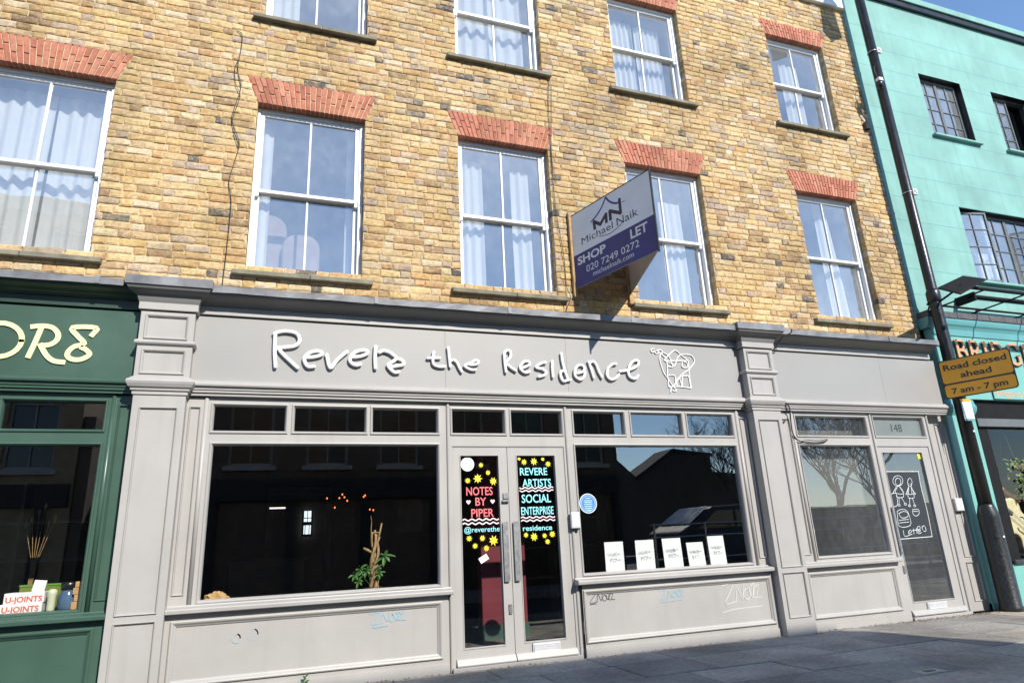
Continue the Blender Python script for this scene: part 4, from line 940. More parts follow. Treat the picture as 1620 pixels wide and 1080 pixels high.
# ------------------------------------------------------------------ writing and marks on the doors (painted on the glass)
DG = FF+.034; dmap = lambda x, z, n: (x, DG-.0012-n, z)
def decal(name, mat, parent, fn):
    mb = MB(); fn(mb); return mb.build(name, M[mat], parent, recalc=False)
def dtext(parent, mat, items, bold=.006):
    mb = MB()
    for body, xc, z, h, w in items:
        t = MB(); text(t, body, 1.0, lambda x,y,n: (x,y,n), 0, 0)
        xs = [v[0] for v in t.v]; x0,x1 = min(xs),max(xs); cap = .73
        k = h/cap; sx = w/(x1-x0)
        text(mb, body, 1.0, lambda x,y,n,xc=xc,z=z,k=k,sx=sx,c=(x0+x1)/2: dmap(xc+(x-c)*sx, z+y*k, n*.001), 1.0, bold)
    return mb.build('lettering', M[mat], parent, recalc=False)
def wave(mb, x0, x1, z, w=.013, a=.009, n=5, d=.0, mp=dmap):
    stroke(mb, [(x0+(x1-x0)*i/(n*4), z+a*math.sin(i*math.pi/2+d)) for i in range(n*4+1)], w, mp, .001, 2)
dtext(dl,'coral',[('NOTES',2.035,1.645,.088,.285),('BY',2.045,1.54,.085,.115),('PIPER',2.06,1.425,.085,.24)],.012)
dtext(dl,'cyan',[('@reverethe',2.05,1.275,.055,.38)],.006)
dtext(dr,'cyan',[('REVERE',2.655,1.845,.082,.315),('ARTISTS',2.685,1.722,.085,.33),('SOCIAL',2.67,1.555,.09,.335),('ENTERPRISE',2.675,1.43,.085,.37),('residence',2.665,1.268,.055,.33)],.012)
def hearts(mb):
    for cx,cz in ((1.912,1.577),(2.175,1.578)):
        P = [(cx+.024*math.sin(t)**3, cz+.026*(13*math.cos(t)-5*math.cos(2*t)-2*math.cos(3*t)-math.cos(4*t))/16) for t in [2*math.pi*i/24 for i in range(24)]]
        mb.add([dmap(x,z,.001) for x,z in P], [tuple(range(24))])
decal('heart','pinkwhite',dl,hearts)
for z in (1.398,1.360): decal('wave_line','pinkwhite',dl,lambda mb: wave(mb,1.847,2.232,z))
for z in (1.708,1.678,1.402,1.370): decal('wave_line','pinkwhite',dr,lambda mb: wave(mb,2.485,2.87,z,.012,.008,5,z*9))
decal('star','yellow',dl,lambda mb: [star(mb,x,z,r,dmap,8,x*7,.001) for x,z,r in [(2.06,1.955,.03),(2.135,1.875,.03),(1.91,1.795,.034),(2.02,1.815,.052),(2.19,1.785,.045),(1.91,1.215,.034),(2.05,1.212,.034),(2.17,1.185,.055),(1.97,1.14,.032),(2.09,1.112,.034)]])
decal('star','yellow',dr,lambda mb: [star(mb,x,z,r,dmap,8,x*7,.001) for x,z,r in [(2.495,2.02,.022),(2.55,1.985,.036),(2.665,1.99,.044),(2.77,2.015,.024),(2.83,1.962,.036),(2.53,1.225,.03),(2.62,1.203,.046),(2.74,1.21,.03),(2.83,1.222,.038),(2.77,1.148,.032)]])
def disc(mb, cx, cz, r0, r1, mp, h, n=32):
    vs = [mp(cx+r1*math.cos(2*math.pi*i/n),cz+r1*math.sin(2*math.pi*i/n),h) for i in range(n)]
    if r0 <= 0: mb.add(vs, [tuple(range(n))]); return
    vs += [mp(cx+r0*math.cos(2*math.pi*i/n),cz+r0*math.sin(2*math.pi*i/n),h) for i in range(n)]
    mb.add(vs, [(i,(i+1)%n,(i+1)%n+n,i+n) for i in range(n)])
st = thing('round_sticker','round pale sticker with a ring mark at the top of the left double door glass','sticker',(1.912,DG,1.965))
mb = MB(); disc(mb,1.912,1.965,0,.073,dmap,.0005); mb.build('disc', paint('pale_mint_sticker',(.68,.78,.74),.5,.03), st, recalc=False)
mb = MB(); disc(mb,1.912,1.965,.022,.030,dmap,.001); disc(mb,1.912,1.965,.058,.062,dmap,.001); mb.box(1.906,1.918,DG-.0028,DG-.002,1.945,1.975); mb.build('emblem', M['pencil'], st, recalc=False)
GP = -.122; gmap = lambda x,z,n: (x, GP-.0012-n, z)
st = thing('round_plaque_sticker','round blue plaque style sticker on the right shop window beside the entry keypad','sticker',(3.281,GP,1.53))
mb = MB(); disc(mb,3.281,1.53,0,.106,gmap,.0004); mb.build('border', M['signwhite'], st, recalc=False)
mb = MB(); disc(mb,3.281,1.53,0,.098,gmap,.001); mb.build('disc', M['stickerblue'], st, recalc=False)
mb = MB(); disc(mb,3.281,1.53,.080,.085,gmap,.0018)
for z,w in ((1.585,.03),(1.56,.05),(1.542,.045),(1.522,.05),(1.50,.05),(1.48,.045),(1.46,.03)): mb.add([gmap(3.281-w,z-.004,.0018),gmap(3.281+w,z-.004,.0018),gmap(3.281+w,z+.004,.0018),gmap(3.281-w,z+.004,.0018)],[(0,1,2,3)])
mb.build('emblem', paint('pale_blue_print',(.45,.62,.85),.5,.03), st, recalc=False)
mb = MB(); mb.add([dmap(x,z,.001) for x,z in ((2.0,1.015),(2.03,.965),(2.115,1.01),(2.085,1.06))],[(0,1,2,3)]); tag(mb.build('card',M['paper'],None,loc=(2.05,DG,1.0),recalc=False),'small tilted white card stuck to the left double door glass under the stars','card')
mb = MB(); mb.add([(8.34,FF+.03,2.0),(8.39,FF+.03,2.0),(8.385,FF+.03,2.07),(8.335,FF+.03,2.07)],[(0,1,2,3)]); tag(mb.build('yellow_sticker',M['yellow'],None,loc=(8.36,FF+.03,2.0),recalc=False),'small yellow sticker in the top corner of door 148','sticker')

# chalk drawing poster on door 148
cb = thing('chalk_poster','black chalkboard poster with two drawn children and a bag on door 148','poster',(7.98,FF+.03,.96))
pm = lambda x,z,n: (x, FF+.0325-n, z)
mb = MB(); mb.prism([(7.70,.962),(8.282,.972),(8.296,1.30),(8.28,1.62),(8.296,1.834),(7.695,1.838)], FF+.0305, FF+.0335); mb.build('sheet', M['chalkboard'], cb)
mb = MB()
for s_ in CHALK_DRAWING: stroke(mb, s_, .006, lambda x,z,n: (x,FF+.0297-n,z), .0006, 3)
stroke(mb,[(7.70,1.832),(8.29,1.828)],.008,lambda x,z,n:(x,FF+.0297-n,z),.0006); stroke(mb,[(8.29,1.828),(8.276,1.62),(8.29,1.3),(8.277,.976)],.007,lambda x,z,n:(x,FF+.0297-n,z),.0006); stroke(mb,[(7.705,.967),(8.277,.976)],.008,lambda x,z,n:(x,FF+.0297-n,z),.0006)
mb.build('chalk_drawing', M['chalk'], cb, recalc=False)

# graffiti tags on the stall risers
def graf(name, mat, label, x, z, w, h, strokes, th, y):
    mb = MB()
    for s_ in strokes: stroke(mb,[(x+a*w,z+b_*h) for a,b_ in s_],th,lambda X,Z,n:(X,y-n,Z),.0007,4)
    o = mb.build(name, M[mat], None, loc=(x,y,z), recalc=False); return tag(o,label,'graffiti','graffiti tags on the stall risers')
TAG = [[(0,.95),(.3,1.0),(.05,.15),(.34,.2)],[(.33,.2),(.38,.9),(.5,.25),(.56,.95)],[(.64,.8),(.54,.5),(.62,.22),(.72,.45),(.64,.8)],[(.7,.75),(.76,.3),(.82,.8)],[(.76,.85),(.86,.95),(.80,.35),(.90,.3)],[(.88,.8),(.97,.9),(.91,.35),(1.03,.3)]]
SY = FS+.0105
graf('graffiti_tag','tagblack','small black marker graffiti tag on the grey panel under the blue round sticker',3.165,.50,.30,.11,TAG+[[(.05,0),(.3,.05)]],.006,SY)
graf('graffiti_tag','tagblue','pale blue graffiti tag on the panel under the row of papers',4.02,.475,.30,.11,TAG+[[(.0,-.1),(.9,-.02)]],.008,SY)
graf('graffiti_tag','tagwhite','large white graffiti tag with an underline on the panel left of the right pilaster',4.83,.36,.52,.23,TAG+[[(-.05,-.25),(.3,-.15),(1.0,-.12)]],.0085,SY)
graf('graffiti_tag','tagblue','pale blue graffiti tag on the long panel under the pot plant',.91,.475,.33,.11,TAG+[[(.1,-.15),(.5,-.05)]],.010,SY)
mb = MB()
for cx,cz,r in ((-.235,.47,.032),(-.10,.49,.04)): stroke(mb, ell(cx,cz,r,r*1.1,10)+ell(cx,cz,r,r*1.1,10)[1:3], .010, lambda X,Z,n:(X,SY-n,Z), .0006, 2)
tag(mb.build('graffiti_mark',paint('faded_blue_mark',(.34,.38,.41),.6,.03),None,loc=(-.17,SY,.45),recalc=False),'faded pale blue smudge on the long panel below the crumpled paper','graffiti','graffiti tags on the stall risers')

# keypads and bell
def keypad(x, z, y, w, h, label):
    k = thing('entry_keypad', label, 'entry keypad', (x,y,z)); mb = MB(); mb.box(x-w/2,x+w/2,y-.035,y,z,z+h); mb.build('case', M['alu'], k, bevel=.006, seg=2)
    mb = MB(); mb.box(x-w/2+.014,x+w/2-.014,y-.0385,y-.034,z+.02,z+h-.018); mb.build('face', M['signwhite'], k, bevel=.003)
    mb = MB(); mb.box(x-w/2+.008,x+w/2-.008,y-.03,y,z-.014,z); mb.build('hood', M['black'], k, bevel=.002)
keypad(3.077,1.27,-.178,.105,.165,'white entry keypad on the post between the double doors and right window')
keypad(8.97,1.288,-.06,.145,.175,'white entry keypad on the end pilaster right of door 148')

# five sheets of paper inside the right window
for i,(a,b_,c,d,lab) in enumerate(((3.449,3.68,.797,1.112,'first'),(3.834,4.063,.797,1.115,'second'),(4.185,4.422,.798,1.12,'third, middle'),(4.50,4.722,.80,1.063,'fourth and lowest'),(4.787,5.015,.80,1.122,'fifth'))):
    n = thing('paper_notice', f'white paper notice with faint handwriting in the right window, {lab} from the left', 'paper notice', ((a+b_)/2,-.11,c), 'paper notices along the window bottom')
    mb = MB(); w = .006; k = 6; sk = (.012,.010,.012,.02,.014)[i]
    vs = []
    for j in range(5):
        for q in range(k+1):
            u = q/k; t = j/4; vs.append((a+(b_-a)*u+sk*(t-.5)*(.6 if i else .4)*(-1 if i > 1 else 1), -.098+w*math.sin(u*3+i)+.004*t, c+(d-c)*t))
    mb.add(vs,[(j*(k+1)+q,j*(k+1)+q+1,(j+1)*(k+1)+q+1,(j+1)*(k+1)+q) for j in range(4) for q in range(k)]); mb.build('sheet', M['paper'], n, recalc=False, smooth=True)
    mb = MB(); h = d-c; xm = (a+b_)/2; wp = lambda X,Z,nn: (X,-.106-nn,Z)
    z0 = c+h*.55; s_ = .05
    for s2 in ([(xm-.08,z0+.03),(xm-.06,z0+.005),(xm-.045,z0+.03),(xm-.03,z0+.004)],[(xm-.02,z0+.03),(xm-.015,z0),(xm+.005,z0+.03)],[(xm+.01,z0),(xm+.02,z0+.035),(xm+.03,z0)],[(xm+.04,z0+.02),(xm+.07,z0+.022)],
               [(xm-.05,z0-.02),(xm-.045,z0-.06)],[(xm-.05,z0-.04),(xm-.02,z0-.025),(xm-.015,z0-.06)],[(xm,z0-.025),(xm+.03,z0-.03),(xm+.01,z0-.06)],[(xm+.045,z0-.045),(xm+.07,z0-.04)],[(xm+.09,z0-.06),(xm+.093,z0-.06)]): stroke(mb,s2,.006,wp,.0004,3)
    mb.build('handwriting', M['pencil'], n, recalc=False)

# things standing in the windows
pl = thing('potted_plant','pruned pot plant with twisted woody stems in the big left window','plant',(.98,.10,.77))
mb = MB(); mb.lathe([(.075,.70),(.085,.78),(.09,.80),(.08,.80),(.075,.79)],.98,.10,18); mb.build('pot', M['brownwood'], pl, smooth=True)
mb = MB(); rnd = random.Random(4)
for k in range(4):
    a0 = k*1.57; P = []
    for i in range(17):
        t = i/16; q = a0+t*7; r = .032*(1-t*.55)+.004
        P.append((.985+r*math.cos(q)+.035*t*t*(1 if k%2 else -.3), .10+r*math.sin(q), .78+.56*t*(1,.93,.97,.88)[k]))
    mb.tube(P,[.019-.008*i/16 for i in range(17)],8)
mb.tube([(1.01,.10,1.22),(1.035,.09,1.31),(1.055,.09,1.405)],[.011,.010,.008],8); mb.tube([(.965,.10,1.12),(.92,.09,1.15),(.875,.085,1.17)],[.012,.014,.012],8)
mb.tube([(.955,.10,1.2),(.95,.1,1.35),(.955,.1,1.42),(.945,.1,1.48)],[.005,.004,.003,.002],6); mb.tube([(.95,.1,1.31),(1.0,.09,1.318),(1.035,.09,1.312)],[.006,.006,.006],6)
mb.build('stem', M['bark'], pl, smooth=True)
def leaf(mb, c, d, L, w, droop=.3):
    c = Vector(c); d = Vector(d).normalized(); s_ = d.cross(Vector((0,-.6,1))).normalized(); vs = []
    for i in range(7):
        t = i/6; p = c+d*L*t+Vector((0,0,-droop*L*t*t)); ww = w*math.sin(math.pi*min(1,t*.92+.08))**.8
        vs += [p-s_*ww*.5+Vector((0,-.004,.004)), p, p+s_*ww*.5+Vector((0,-.004,.004))]
    mb.add(vs,[(i*3+j,i*3+j+1,i*3+j+4,i*3+j+3) for i in range(6) for j in (0,1)])
def palmate(mb, c, L, n=6, tilt=.3, a0=0):
    for k in range(n): q = a0+2*math.pi*k/n; leaf(mb,c,(math.cos(q),-.35+.25*math.sin(q*2),math.sin(q)*.9+tilt),L*(.8+.2*math.cos(k*2)),L*.34)
mb = MB()
for c,L,a0 in (((1.085,.06,1.09),.115,.3),((.85,.05,.98),.09,.9),((.905,.04,.965),.085,.2),((.80,.06,.93),.08,0),((.83,.03,.87),.07,1.2),((1.03,.04,.93),.07,.5),((1.02,.05,.98),.06,1.0)): palmate(mb,c,L,6,-.15,a0)
mb.build('leaf', M['leaf'], pl, recalc=False)
mb = MB()
for p,q in (((.985,.1,.98),(1.085,.06,1.09)),((.97,.09,.84),(.85,.05,.98)),((.96,.09,.8),(.80,.06,.93)),((1.0,.08,.82),(1.03,.04,.95))): mb.tube([p,((p[0]+q[0])/2,.06,(p[2]+q[2])/2+.03),q],.004,6)
mb.build('stalk', M['leaf'], pl, smooth=True)
def lumpy(name, mat, label, cat, cx, cy, cz, rx, ry, rz, seed, fr=9):
    rnd = random.Random(seed); mb = MB(); n,m_ = 18,9; vs = []
    for j in range(m_+1):
        for i in range(n):
            a,b_ = 2*math.pi*i/n, math.pi*.5*j/m_; k = 1+rnd.uniform(-.22,.12)
            vs.append((cx+rx*math.cos(a)*math.cos(b_)*k, cy+ry*math.sin(a)*math.cos(b_)*k, cz+rz*math.sin(b_)*k))
    mb.add(vs,[(j*n+i,j*n+(i+1)%n,(j+1)*n+(i+1)%n,(j+1)*n+i) for j in range(m_) for i in range(n)]); return tag(mb.build(name,M[mat],None,loc=(cx,cy,cz)),label,cat)
lumpy('crumpled_paper','bread','crumpled brown paper lump at the left corner of the big left window','crumpled paper',-.435,-.03,.772,.115,.07,.085,3)
# lights deep in the shop
fl = thing('fairy_lights','string of small red and orange lights glowing deep inside the dark left shop window','string lights',(.9,3,1.6))
BU = FAIRY
mb = MB(); mb.tube(spline([(x,3,z+.02) for x,z in BU],2),.003,5); mb.build('wire', M['cable'], fl)
for x,z in BU:
    mb = MB(); mb.lathe([(.002,z-.014),(.010,z-.006),(.010,z+.006),(.004,z+.013)],x,2.99,8); mb.build('bulb', M['lampglow'], fl, smooth=True)
mb = MB(); mb.box(LMX0,LMX1,6.0,6.08,LMZ,LMZ+.022); t = thing('ceiling_lamp','thin strip lamp lit far back inside the left shop window','lamp',((LMX0+LMX1)/2,6,LMZ)); mb.build('tube', M['tubeglow'], t); mb = MB(); mb.box(LMX0-.03,LMX1+.03,5.98,6.1,LMZ+.023,LMZ+.06); mb.build('housing', M['roomdark'], t)
# green window display
def bookbox(x0,x1,y,z0,z1,d,label,mat='paper',txt=None,tz=None):
    t = thing('book', label, 'book', ((x0+x1)/2,y,z0), 'books in the green shop window'); mb = MB(); mb.box(x0,x1,y,y+d,z0,z1); mb.build('cover', M[mat], t, bevel=.003)
    if txt: mb = MB(); text(mb,txt,.062,onplane((x0+x1)/2-.0,y,tz),.001,.0015); mb.build('lettering', paint('orange_red_print_'+t.name,(.75,.13,.04),.5,.03), t, recalc=False)
    return t
bookbox(-2.06,-1.76,-.06,.789,.86,.20,'lowest white book titled U-JOINTS in the green shop window','paper','U-JOINTS',.797)
bookbox(-2.04,-1.755,-.05,.861,.945,.19,'upper white book titled U-JOINTS in the green shop window','paper','U-JOINTS',.872)
t = thing('green_box','olive green box behind the books in the green shop window','box',(-1.82,.2,.789)); mb = MB(); mb.box(-2.0,-1.63,.16,.28,.789,.985); mb.build('carton', paint('olive_card',(.16,.20,.03),.6,.1), t, bevel=.004); mb = MB(); mb.box(-2.005,-1.625,.155,.285,.985,1.0); mb.build('lid', paint('bright_green_card',(.12,.30,.03),.6,.1), t, bevel=.003)
mb = MB(); mb.prism([(-1.88,.95),(-1.79,.94),(-1.775,1.03),(-1.865,1.04)],.05,.058); tag(mb.build('card_stand',M['paper'],None,loc=(-1.83,.05,.95)),'little white card standing on top of the U-JOINTS books','card')
t = thing('glass_jar','dark blue jar with a black lid in the green shop window','jar',(-1.60,.03,.789)); mb = MB(); mb.lathe([(.07,.789),(.075,.80),(.075,.90),(.06,.93),(.055,.945)],-1.60,.03,20); mb.build('body', M['jar'], t, smooth=True); mb = MB(); mb.lathe([(.06,.946),(.064,.95),(.064,1.0),(.055,1.01)],-1.60,.03,20); mb.build('lid', M['black'], t, smooth=True)
t = thing('block_tower','stack of beech wooden blocks at the right end of the green shop window','wooden blocks',(-1.505,-.03,.789))
for k,(dx,z0,z1) in enumerate(((-.01,.789,.85),(.006,.851,.905),(-.008,.906,.96),(.004,.961,1.01))): mb = MB(); mb.box(-1.545+dx,-1.46+dx,-.06,.02,z0,z1); mb.build('block', M['wood'], t, bevel=.004)
t = thing('pale_bottle','cream rounded bottle between the books and the blue jar','bottle',(-1.70,-.05,.789)); mb = MB(); mb.lathe([(.028,.789),(.03,.80),(.03,.90),(.036,.925),(.034,.95),(.015,.962)],-1.70,-.05,16); mb.build('body', paint('cream_plastic',(.72,.74,.50),.4,.05), t, smooth=True)
t = thing('dried_flowers','small yellow dried flowers above the wooden blocks in the green window','dried flowers',(-1.50,.12,.9)); mb = MB(); m2 = MB()
for k in range(5):
    x = -1.53+.02*k; z = 1.13+.035*((k*7)%4); mb.tube([(-1.50,.12,.79),(-1.505+.004*k,.12,1.0),(x,.11,z)],.002,5); m2.lathe([(.002,z-.012),(.012,z),(.002,z+.012)],x,.11,7)
mb.build('stalk', M['twig'], t); m2.build('flower_head', M['cream'], t)
t = thing('dried_grass','tall dried seed heads in the dark green shop window','dried flowers',(-2.0,1.3,.8)); mb = MB(); m2 = MB()
for k in range(6):
    x = -2.05+.05*k; z = 1.55+.06*((k*5)%4); mb.tube([(-2.25,1.3,.5),(-2.26+.01*k,1.3,1.2),(x-.3,1.28,z)],.003,5); m2.lathe([(.003,z-.03),(.016,z),(.003,z+.04)],x-.3,1.28,7)
mb.build('stalk', M['bark'], t); m2.build('flower_head', M['bark'], t)
# violin shop window
v = thing('violin','pale unvarnished cello with dark strings in the violin shop window','cello',(10.5,.1,.64))
def vio(t): # outline of the body, t along it
    P = [(0,0),(.17,.01),(.24,.08),(.23,.2),(.15,.27),(.145,.35),(.2,.42),(.2,.52),(.12,.6),(0,.62)]
    return P
P = spline(vio(0),5); out = [(p[0],p[1]) for p in P]+[(-p[0],p[1]) for p in reversed(P[1:-1])]
ang = R(52); c_,s_ = math.cos(ang),math.sin(ang); k = 1.35; ox,oz = 10.72,.80
vt = lambda a,b_: (ox+k*(a*c_-b_*s_), oz+k*(a*s_+b_*c_))
mb = MB(); mb.prism([vt(a,b_) for a,b_ in out], .10,.24); mb.build('body', M['violin'], v, bevel=.02, seg=3)
mb = MB(); mb.prism([vt(a,b_) for a,b_ in ((-.024,.5),(.024,.5),(.017,1.0),(-.017,1.0))],.05,.075); mb.prism([vt(a,b_) for a,b_ in ((-.02,.98),(.02,.98),(.03,1.1),(0,1.14),(-.03,1.1))],.06,.1); mb.prism([vt(a,b_) for a,b_ in ((-.03,.02),(.03,.02),(.022,.16),(-.022,.16))],.06,.08); mb.build('fingerboard', M['brownwood'], v, bevel=.003)
mb = MB(); mb.prism([vt(a,b_) for a,b_ in ((-.055,.235),(.055,.235),(.045,.25),(-.045,.25))],.05,.10)
for sg in (-1,1): stroke(mb,[vt(a*sg,b_) for a,b_ in ((.07,.36),(.085,.33),(.08,.27),(.10,.21),(.115,.225))],.012,lambda X,Z,n:(X,.096-n,Z),.002,4)
mb.build('bridge', M['black'], v)
mb = MB()
for q in (-.012,-.004,.004,.012): a,b_ = vt(q,.12),vt(q*.7,1.0); mb.tube([(a[0],.052,a[1]),(b_[0],.045,b_[1])],.0018,5)
mb.build('string', M['steel'], v)
h = thing('hanging_plant','hanging basket plant with green and yellow leaves in the violin shop window','hanging plant',(10.5,.1,1.7))
mb = MB(); mb.lathe([(.06,1.78),(.12,1.84),(.14,1.92),(.13,1.92)],10.5,.1,16); mb.build('basket', M['twig'], h, smooth=True)
mb = MB()
for a in (0,2.1,4.2): mb.tube([(10.5+.13*math.cos(a),.1+.13*math.sin(a),1.91),(10.48,.1,2.62)],.004,5)
mb.build('hanger', M['cable'], h)
mb = MB(); rnd = random.Random(6)
for k in range(150): z = rnd.uniform(1.42,2.02); r = .15*(1-abs(z-1.8)*1.2); leaf(mb,(10.52+rnd.uniform(-r,r)+.12*(1.8-z),.05+rnd.uniform(-.1,.1),z),(rnd.uniform(-1,1),rnd.uniform(-1,.2),rnd.uniform(-1,.4)),rnd.uniform(.05,.09),.04)
mb.build('leaf', paint('yellow_green_leaf',(.17,.24,.03),.5,.4,20,.05,60), h, recalc=False)
t = thing('wall_plaque','terracotta scroll leaning below the hanging plant in the violin shop window','ornament',(10.42,.2,1.4)); mb = MB(); mb.tube(spline([(10.26,.2,1.62),(10.36,.2,1.55),(10.5,.2,1.48),(10.6,.2,1.40)],4),[.03]*13,10); mb.build('scroll', M['terracotta'], t, smooth=True)

# ------------------------------------------------------------------ agency board
A_, B_ = Vector((3.38,-.02)), Vector((3.79,-1.30)); C_ = Vector((4.16,-.02)); BZ, BH = 4.105, .988
bd = thing('agency_board','white and navy V-shaped letting agency board reading SHOP LET jutting from the brick wall','sign board',(3.75,0,BZ))
def panelmap(A, B, z0):
    d = (B-A).normalized(); nrm = Vector((-d.y,d.x))
    if nrm.x > 0 and A is A_: nrm = -nrm
    return lambda u,v_,n: (A.x+d.x*u+nrm.x*n, A.y+d.y*u+nrm.y*n, z0+v_)
bmap = panelmap(A_,B_,BZ); LB = (B_-A_).length
def slab_on(mb, mp, u0,u1,v0,v1,n0,n1):
    vs = [mp(u,v_,n) for n in (n0,n1) for u,v_ in ((u0,v0),(u1,v0),(u1,v1),(u0,v1))]; mb.add(vs,[(3,2,1,0),(4,5,6,7),(0,1,5,4),(1,2,6,5),(2,3,7,6),(3,0,4,7)])
mb = MB(); slab_on(mb,bmap,0,LB,0,BH,-.006,0); p1 = mb.build('left_panel', M['boardback'], bd)
mb = MB(); slab_on(mb,bmap,.002,LB-.002,.435,BH-.002,.0003,.001); mb.build('white_field', M['boardwhite'], p1)
mb = MB(); slab_on(mb,bmap,.002,LB-.002,.002,.4345,.0003,.001); mb.build('navy_field', M['navy'], p1)
mb = MB(); slab_on(mb,bmap,0,LB,BH,BH+.012,-.008,.003); slab_on(mb,bmap,LB-.002,LB+.012,-.01,BH+.03,-.008,.003); slab_on(mb,bmap,-.005,.006,-.005,BH,-.008,.003); mb.build('edging', M['black'], p1)
def btext(mb, body, u0, u1, v0, h, bold=0.0, shear=0.0):
    t = MB(); text(t, body, 1.0, lambda x,y,n: (x,y,n), 0, bold, shear=shear)
    xs = [v_[0] for v_ in t.v]; a,b_ = min(xs),max(xs); sx = (u1-u0)/(b_-a); sy = h/.73
    text(mb, body, 1.0, lambda x,y,n: bmap(u0+(x-a)*sx, v0+y*sy, .0012+n*.0006), 1.0, bold, shear=shear)
mb = MB(); btext(mb,'SHOP',.09,.58,.292,.105,.032); btext(mb,'LET',.975,1.235,.285,.115,.03); btext(mb,'020 7249 0272',.23,1.09,.150,.092,.0); btext(mb,'michaelnaik.com',.335,.995,.062,.068,.0); mb.build('lettering', M['signwhite'], p1, recalc=False)
mb = MB(); btext(mb,'Michael',.187,.725,.531,.095,0); btext(mb,'Naik',.79,1.12,.527,.105,0)
stroke(mb,[(.49,.519),(.60,.492),(.68,.484),(.78,.50),(.87,.531)],.008,lambda a,b_,n: bmap(a,b_,.0012+n),.0006)
mb.build('name_lettering', M['ink'], p1, recalc=False)
bs = lambda mb,pts,w: [stroke(mb,[pts[i],pts[i+1]],w,lambda a,b_,n: bmap(a,b_,.0012+n),.0006,1) for i in range(len(pts)-1)]
mb = MB(); bs(mb,[(.432,.65),(.425,.745),(.53,.665),(.635,.755),(.632,.65)],.042); bs(mb,[(.70,.655),(.70,.765),(.865,.665),(.868,.845)],.042); mb.build('monogram', M['ink'], p1, recalc=False)
mb = MB(); stroke(mb,[(.376,.762),(.47,.80),(.56,.86),(.62,.925),(.654,.972)],.022,lambda a,b_,n: bmap(a,b_,.0013+n),.0006,3,0,True); stroke(mb,[(.654,.972),(.70,.90),(.76,.845),(.82,.815),(.86,.81)],.024,lambda a,b_,n: bmap(a,b_,.0013+n),.0006,3); stroke(mb,[(.90,.79),(.945,.785)],.006,lambda a,b_,n: bmap(a,b_,.0013+n),.0006,1); mb.build('roof_emblem', M['blueink'], p1, recalc=False)
d2 = (C_-B_).normalized(); n2 = Vector((d2.y,-d2.x)); LC = (C_-B_).length
rmap = lambda u,v_,n: (B_.x+d2.x*u+n2.x*n, B_.y+d2.y*u+n2.y*n, BZ+v_)
mb = MB(); slab_on(mb,rmap,.01,LC,0,BH,-.003,.003); mb.build('right_panel', M['boardback'], bd)
for x,z0,z1 in ((3.355,4.0,5.16),(4.125,3.97,5.12)): mb = MB(); mb.box(x,x+.05,-.052,-.009,z0,z1); mb.build('batten', M['timber'], bd, bevel=.003)
mb = MB(); mb.tube([(B_.x,B_.y-.008,BZ-.02),(B_.x,B_.y-.008,BZ+BH+.05)],.012,8); mb.build('corner_post', M['black'], bd)

# ------------------------------------------------------------------ street lamp, road sign and notice
PX, PY = 9.205, -.285
lp = thing('street_lamp','tall black street lamp post standing on the pavement between the grey and turquoise shops','street lamp',(PX,PY,0))
mb = MB(); mb.lathe([(.14,-.02),(.14,.05),(.13,.07),(.13,1.18),(.125,1.24),(.10,1.33),(.092,1.36)],PX,PY,28); mb.build('base', paint('chipped_black_paint',(.016,.017,.018),.38,.5,40,.3,35,chips=.9,chipcol=(.42,.43,.42)), lp, smooth=True)
mb = MB(); mb.lathe([(.088,1.36),(.085,3.2),(.080,4.38),(.074,4.43),(.074,10.6)],PX,PY,24); mb.build('shaft', M['black'], lp, smooth=True)
mb = MB(); mb.lathe([(.086,4.30),(.096,4.32),(.096,4.46),(.08,4.50)],PX,PY,20); mb.build('collar', M['black'], lp, smooth=True)
mb = MB(); mb.tube(spline([(PX,PY,10.55),(PX-.0,PY-.15,10.85),(PX-.01,PY-.5,11.0),(PX-.02,PY-1.05,11.02)],4),.04,10); mb.build('bracket_arm', M['black'], lp, smooth=True)
mb = MB(); mb.lathe([(.05,11.0),(.15,10.95),(.17,10.8),(.21,10.36),(.19,10.33)],PX-.03,PY-1.05,4); mb.build('lantern', M['darkmetal'], lp, smooth=False)
def band(z, h, label_parts):
    mb = MB(); mb.lathe([(.082,z),(.084,z),(.084,z+.012),(.082,z+.012)],PX,PY,20); mb.build('strap', M['steel'], lp, smooth=True)
    t = MB(); t.box(PX+.0,PX+.09,PY-.10,PY-.06,z-h/2,z+h/2); pl_ = t.build('number_plate', M['signwhite'], lp, bevel=.004)
    t = MB(); t.box(PX+.02,PX+.03,PY-.103,PY-.1,z-h*.3,z+h*.3); t.box(PX+.05,PX+.06,PY-.103,PY-.1,z-h*.3,z+h*.3); t.box(PX+.05,PX+.075,PY-.103,PY-.1,z-h*.3,z-h*.2); t.box(PX+.02,PX+.04,PY-.103,PY-.1,z-h*.05,z+h*.05); t.build('number', M['black'], pl_)
band(8.82,.10,None); band(6.13,.10,None)
for z in (.93,2.35):
    mb = MB(); mb.box(PX-.01,PX+.02,PY-.138 if z < 1.2 else PY-.096,PY-.1 if z < 1.2 else PY-.08,z-.012,z+.012); mb.build('label_plate', M['signwhite'], lp)
cm = thing('security_camera','small dark camera with a white mount fixed high on the street lamp post','camera',(PX-.12,PY-.05,7.75)); dz = .3
mb = MB(); mb.box(PX-.14,PX-.05,PY-.11,PY-.03,8.17,8.24); mb.build('mount', M['signwhite'], cm, bevel=.008); mb = MB(); mb.lathe([(.02,8.168),(.055,8.15),(.06,8.09),(.04,8.04),(.01,8.025)],PX-.13,PY-.08,16); mb.build('dome', M['black'], cm, smooth=True); mb = MB(); mb.tube(spline([(PX-.12,PY-.07,8.23),(PX-.15,PY-.07,8.33),(PX-.14,PY-.06,8.44),(PX-.08,PY-.04,8.50)],4),.008,6); mb.build('cable', M['cable'], cm)
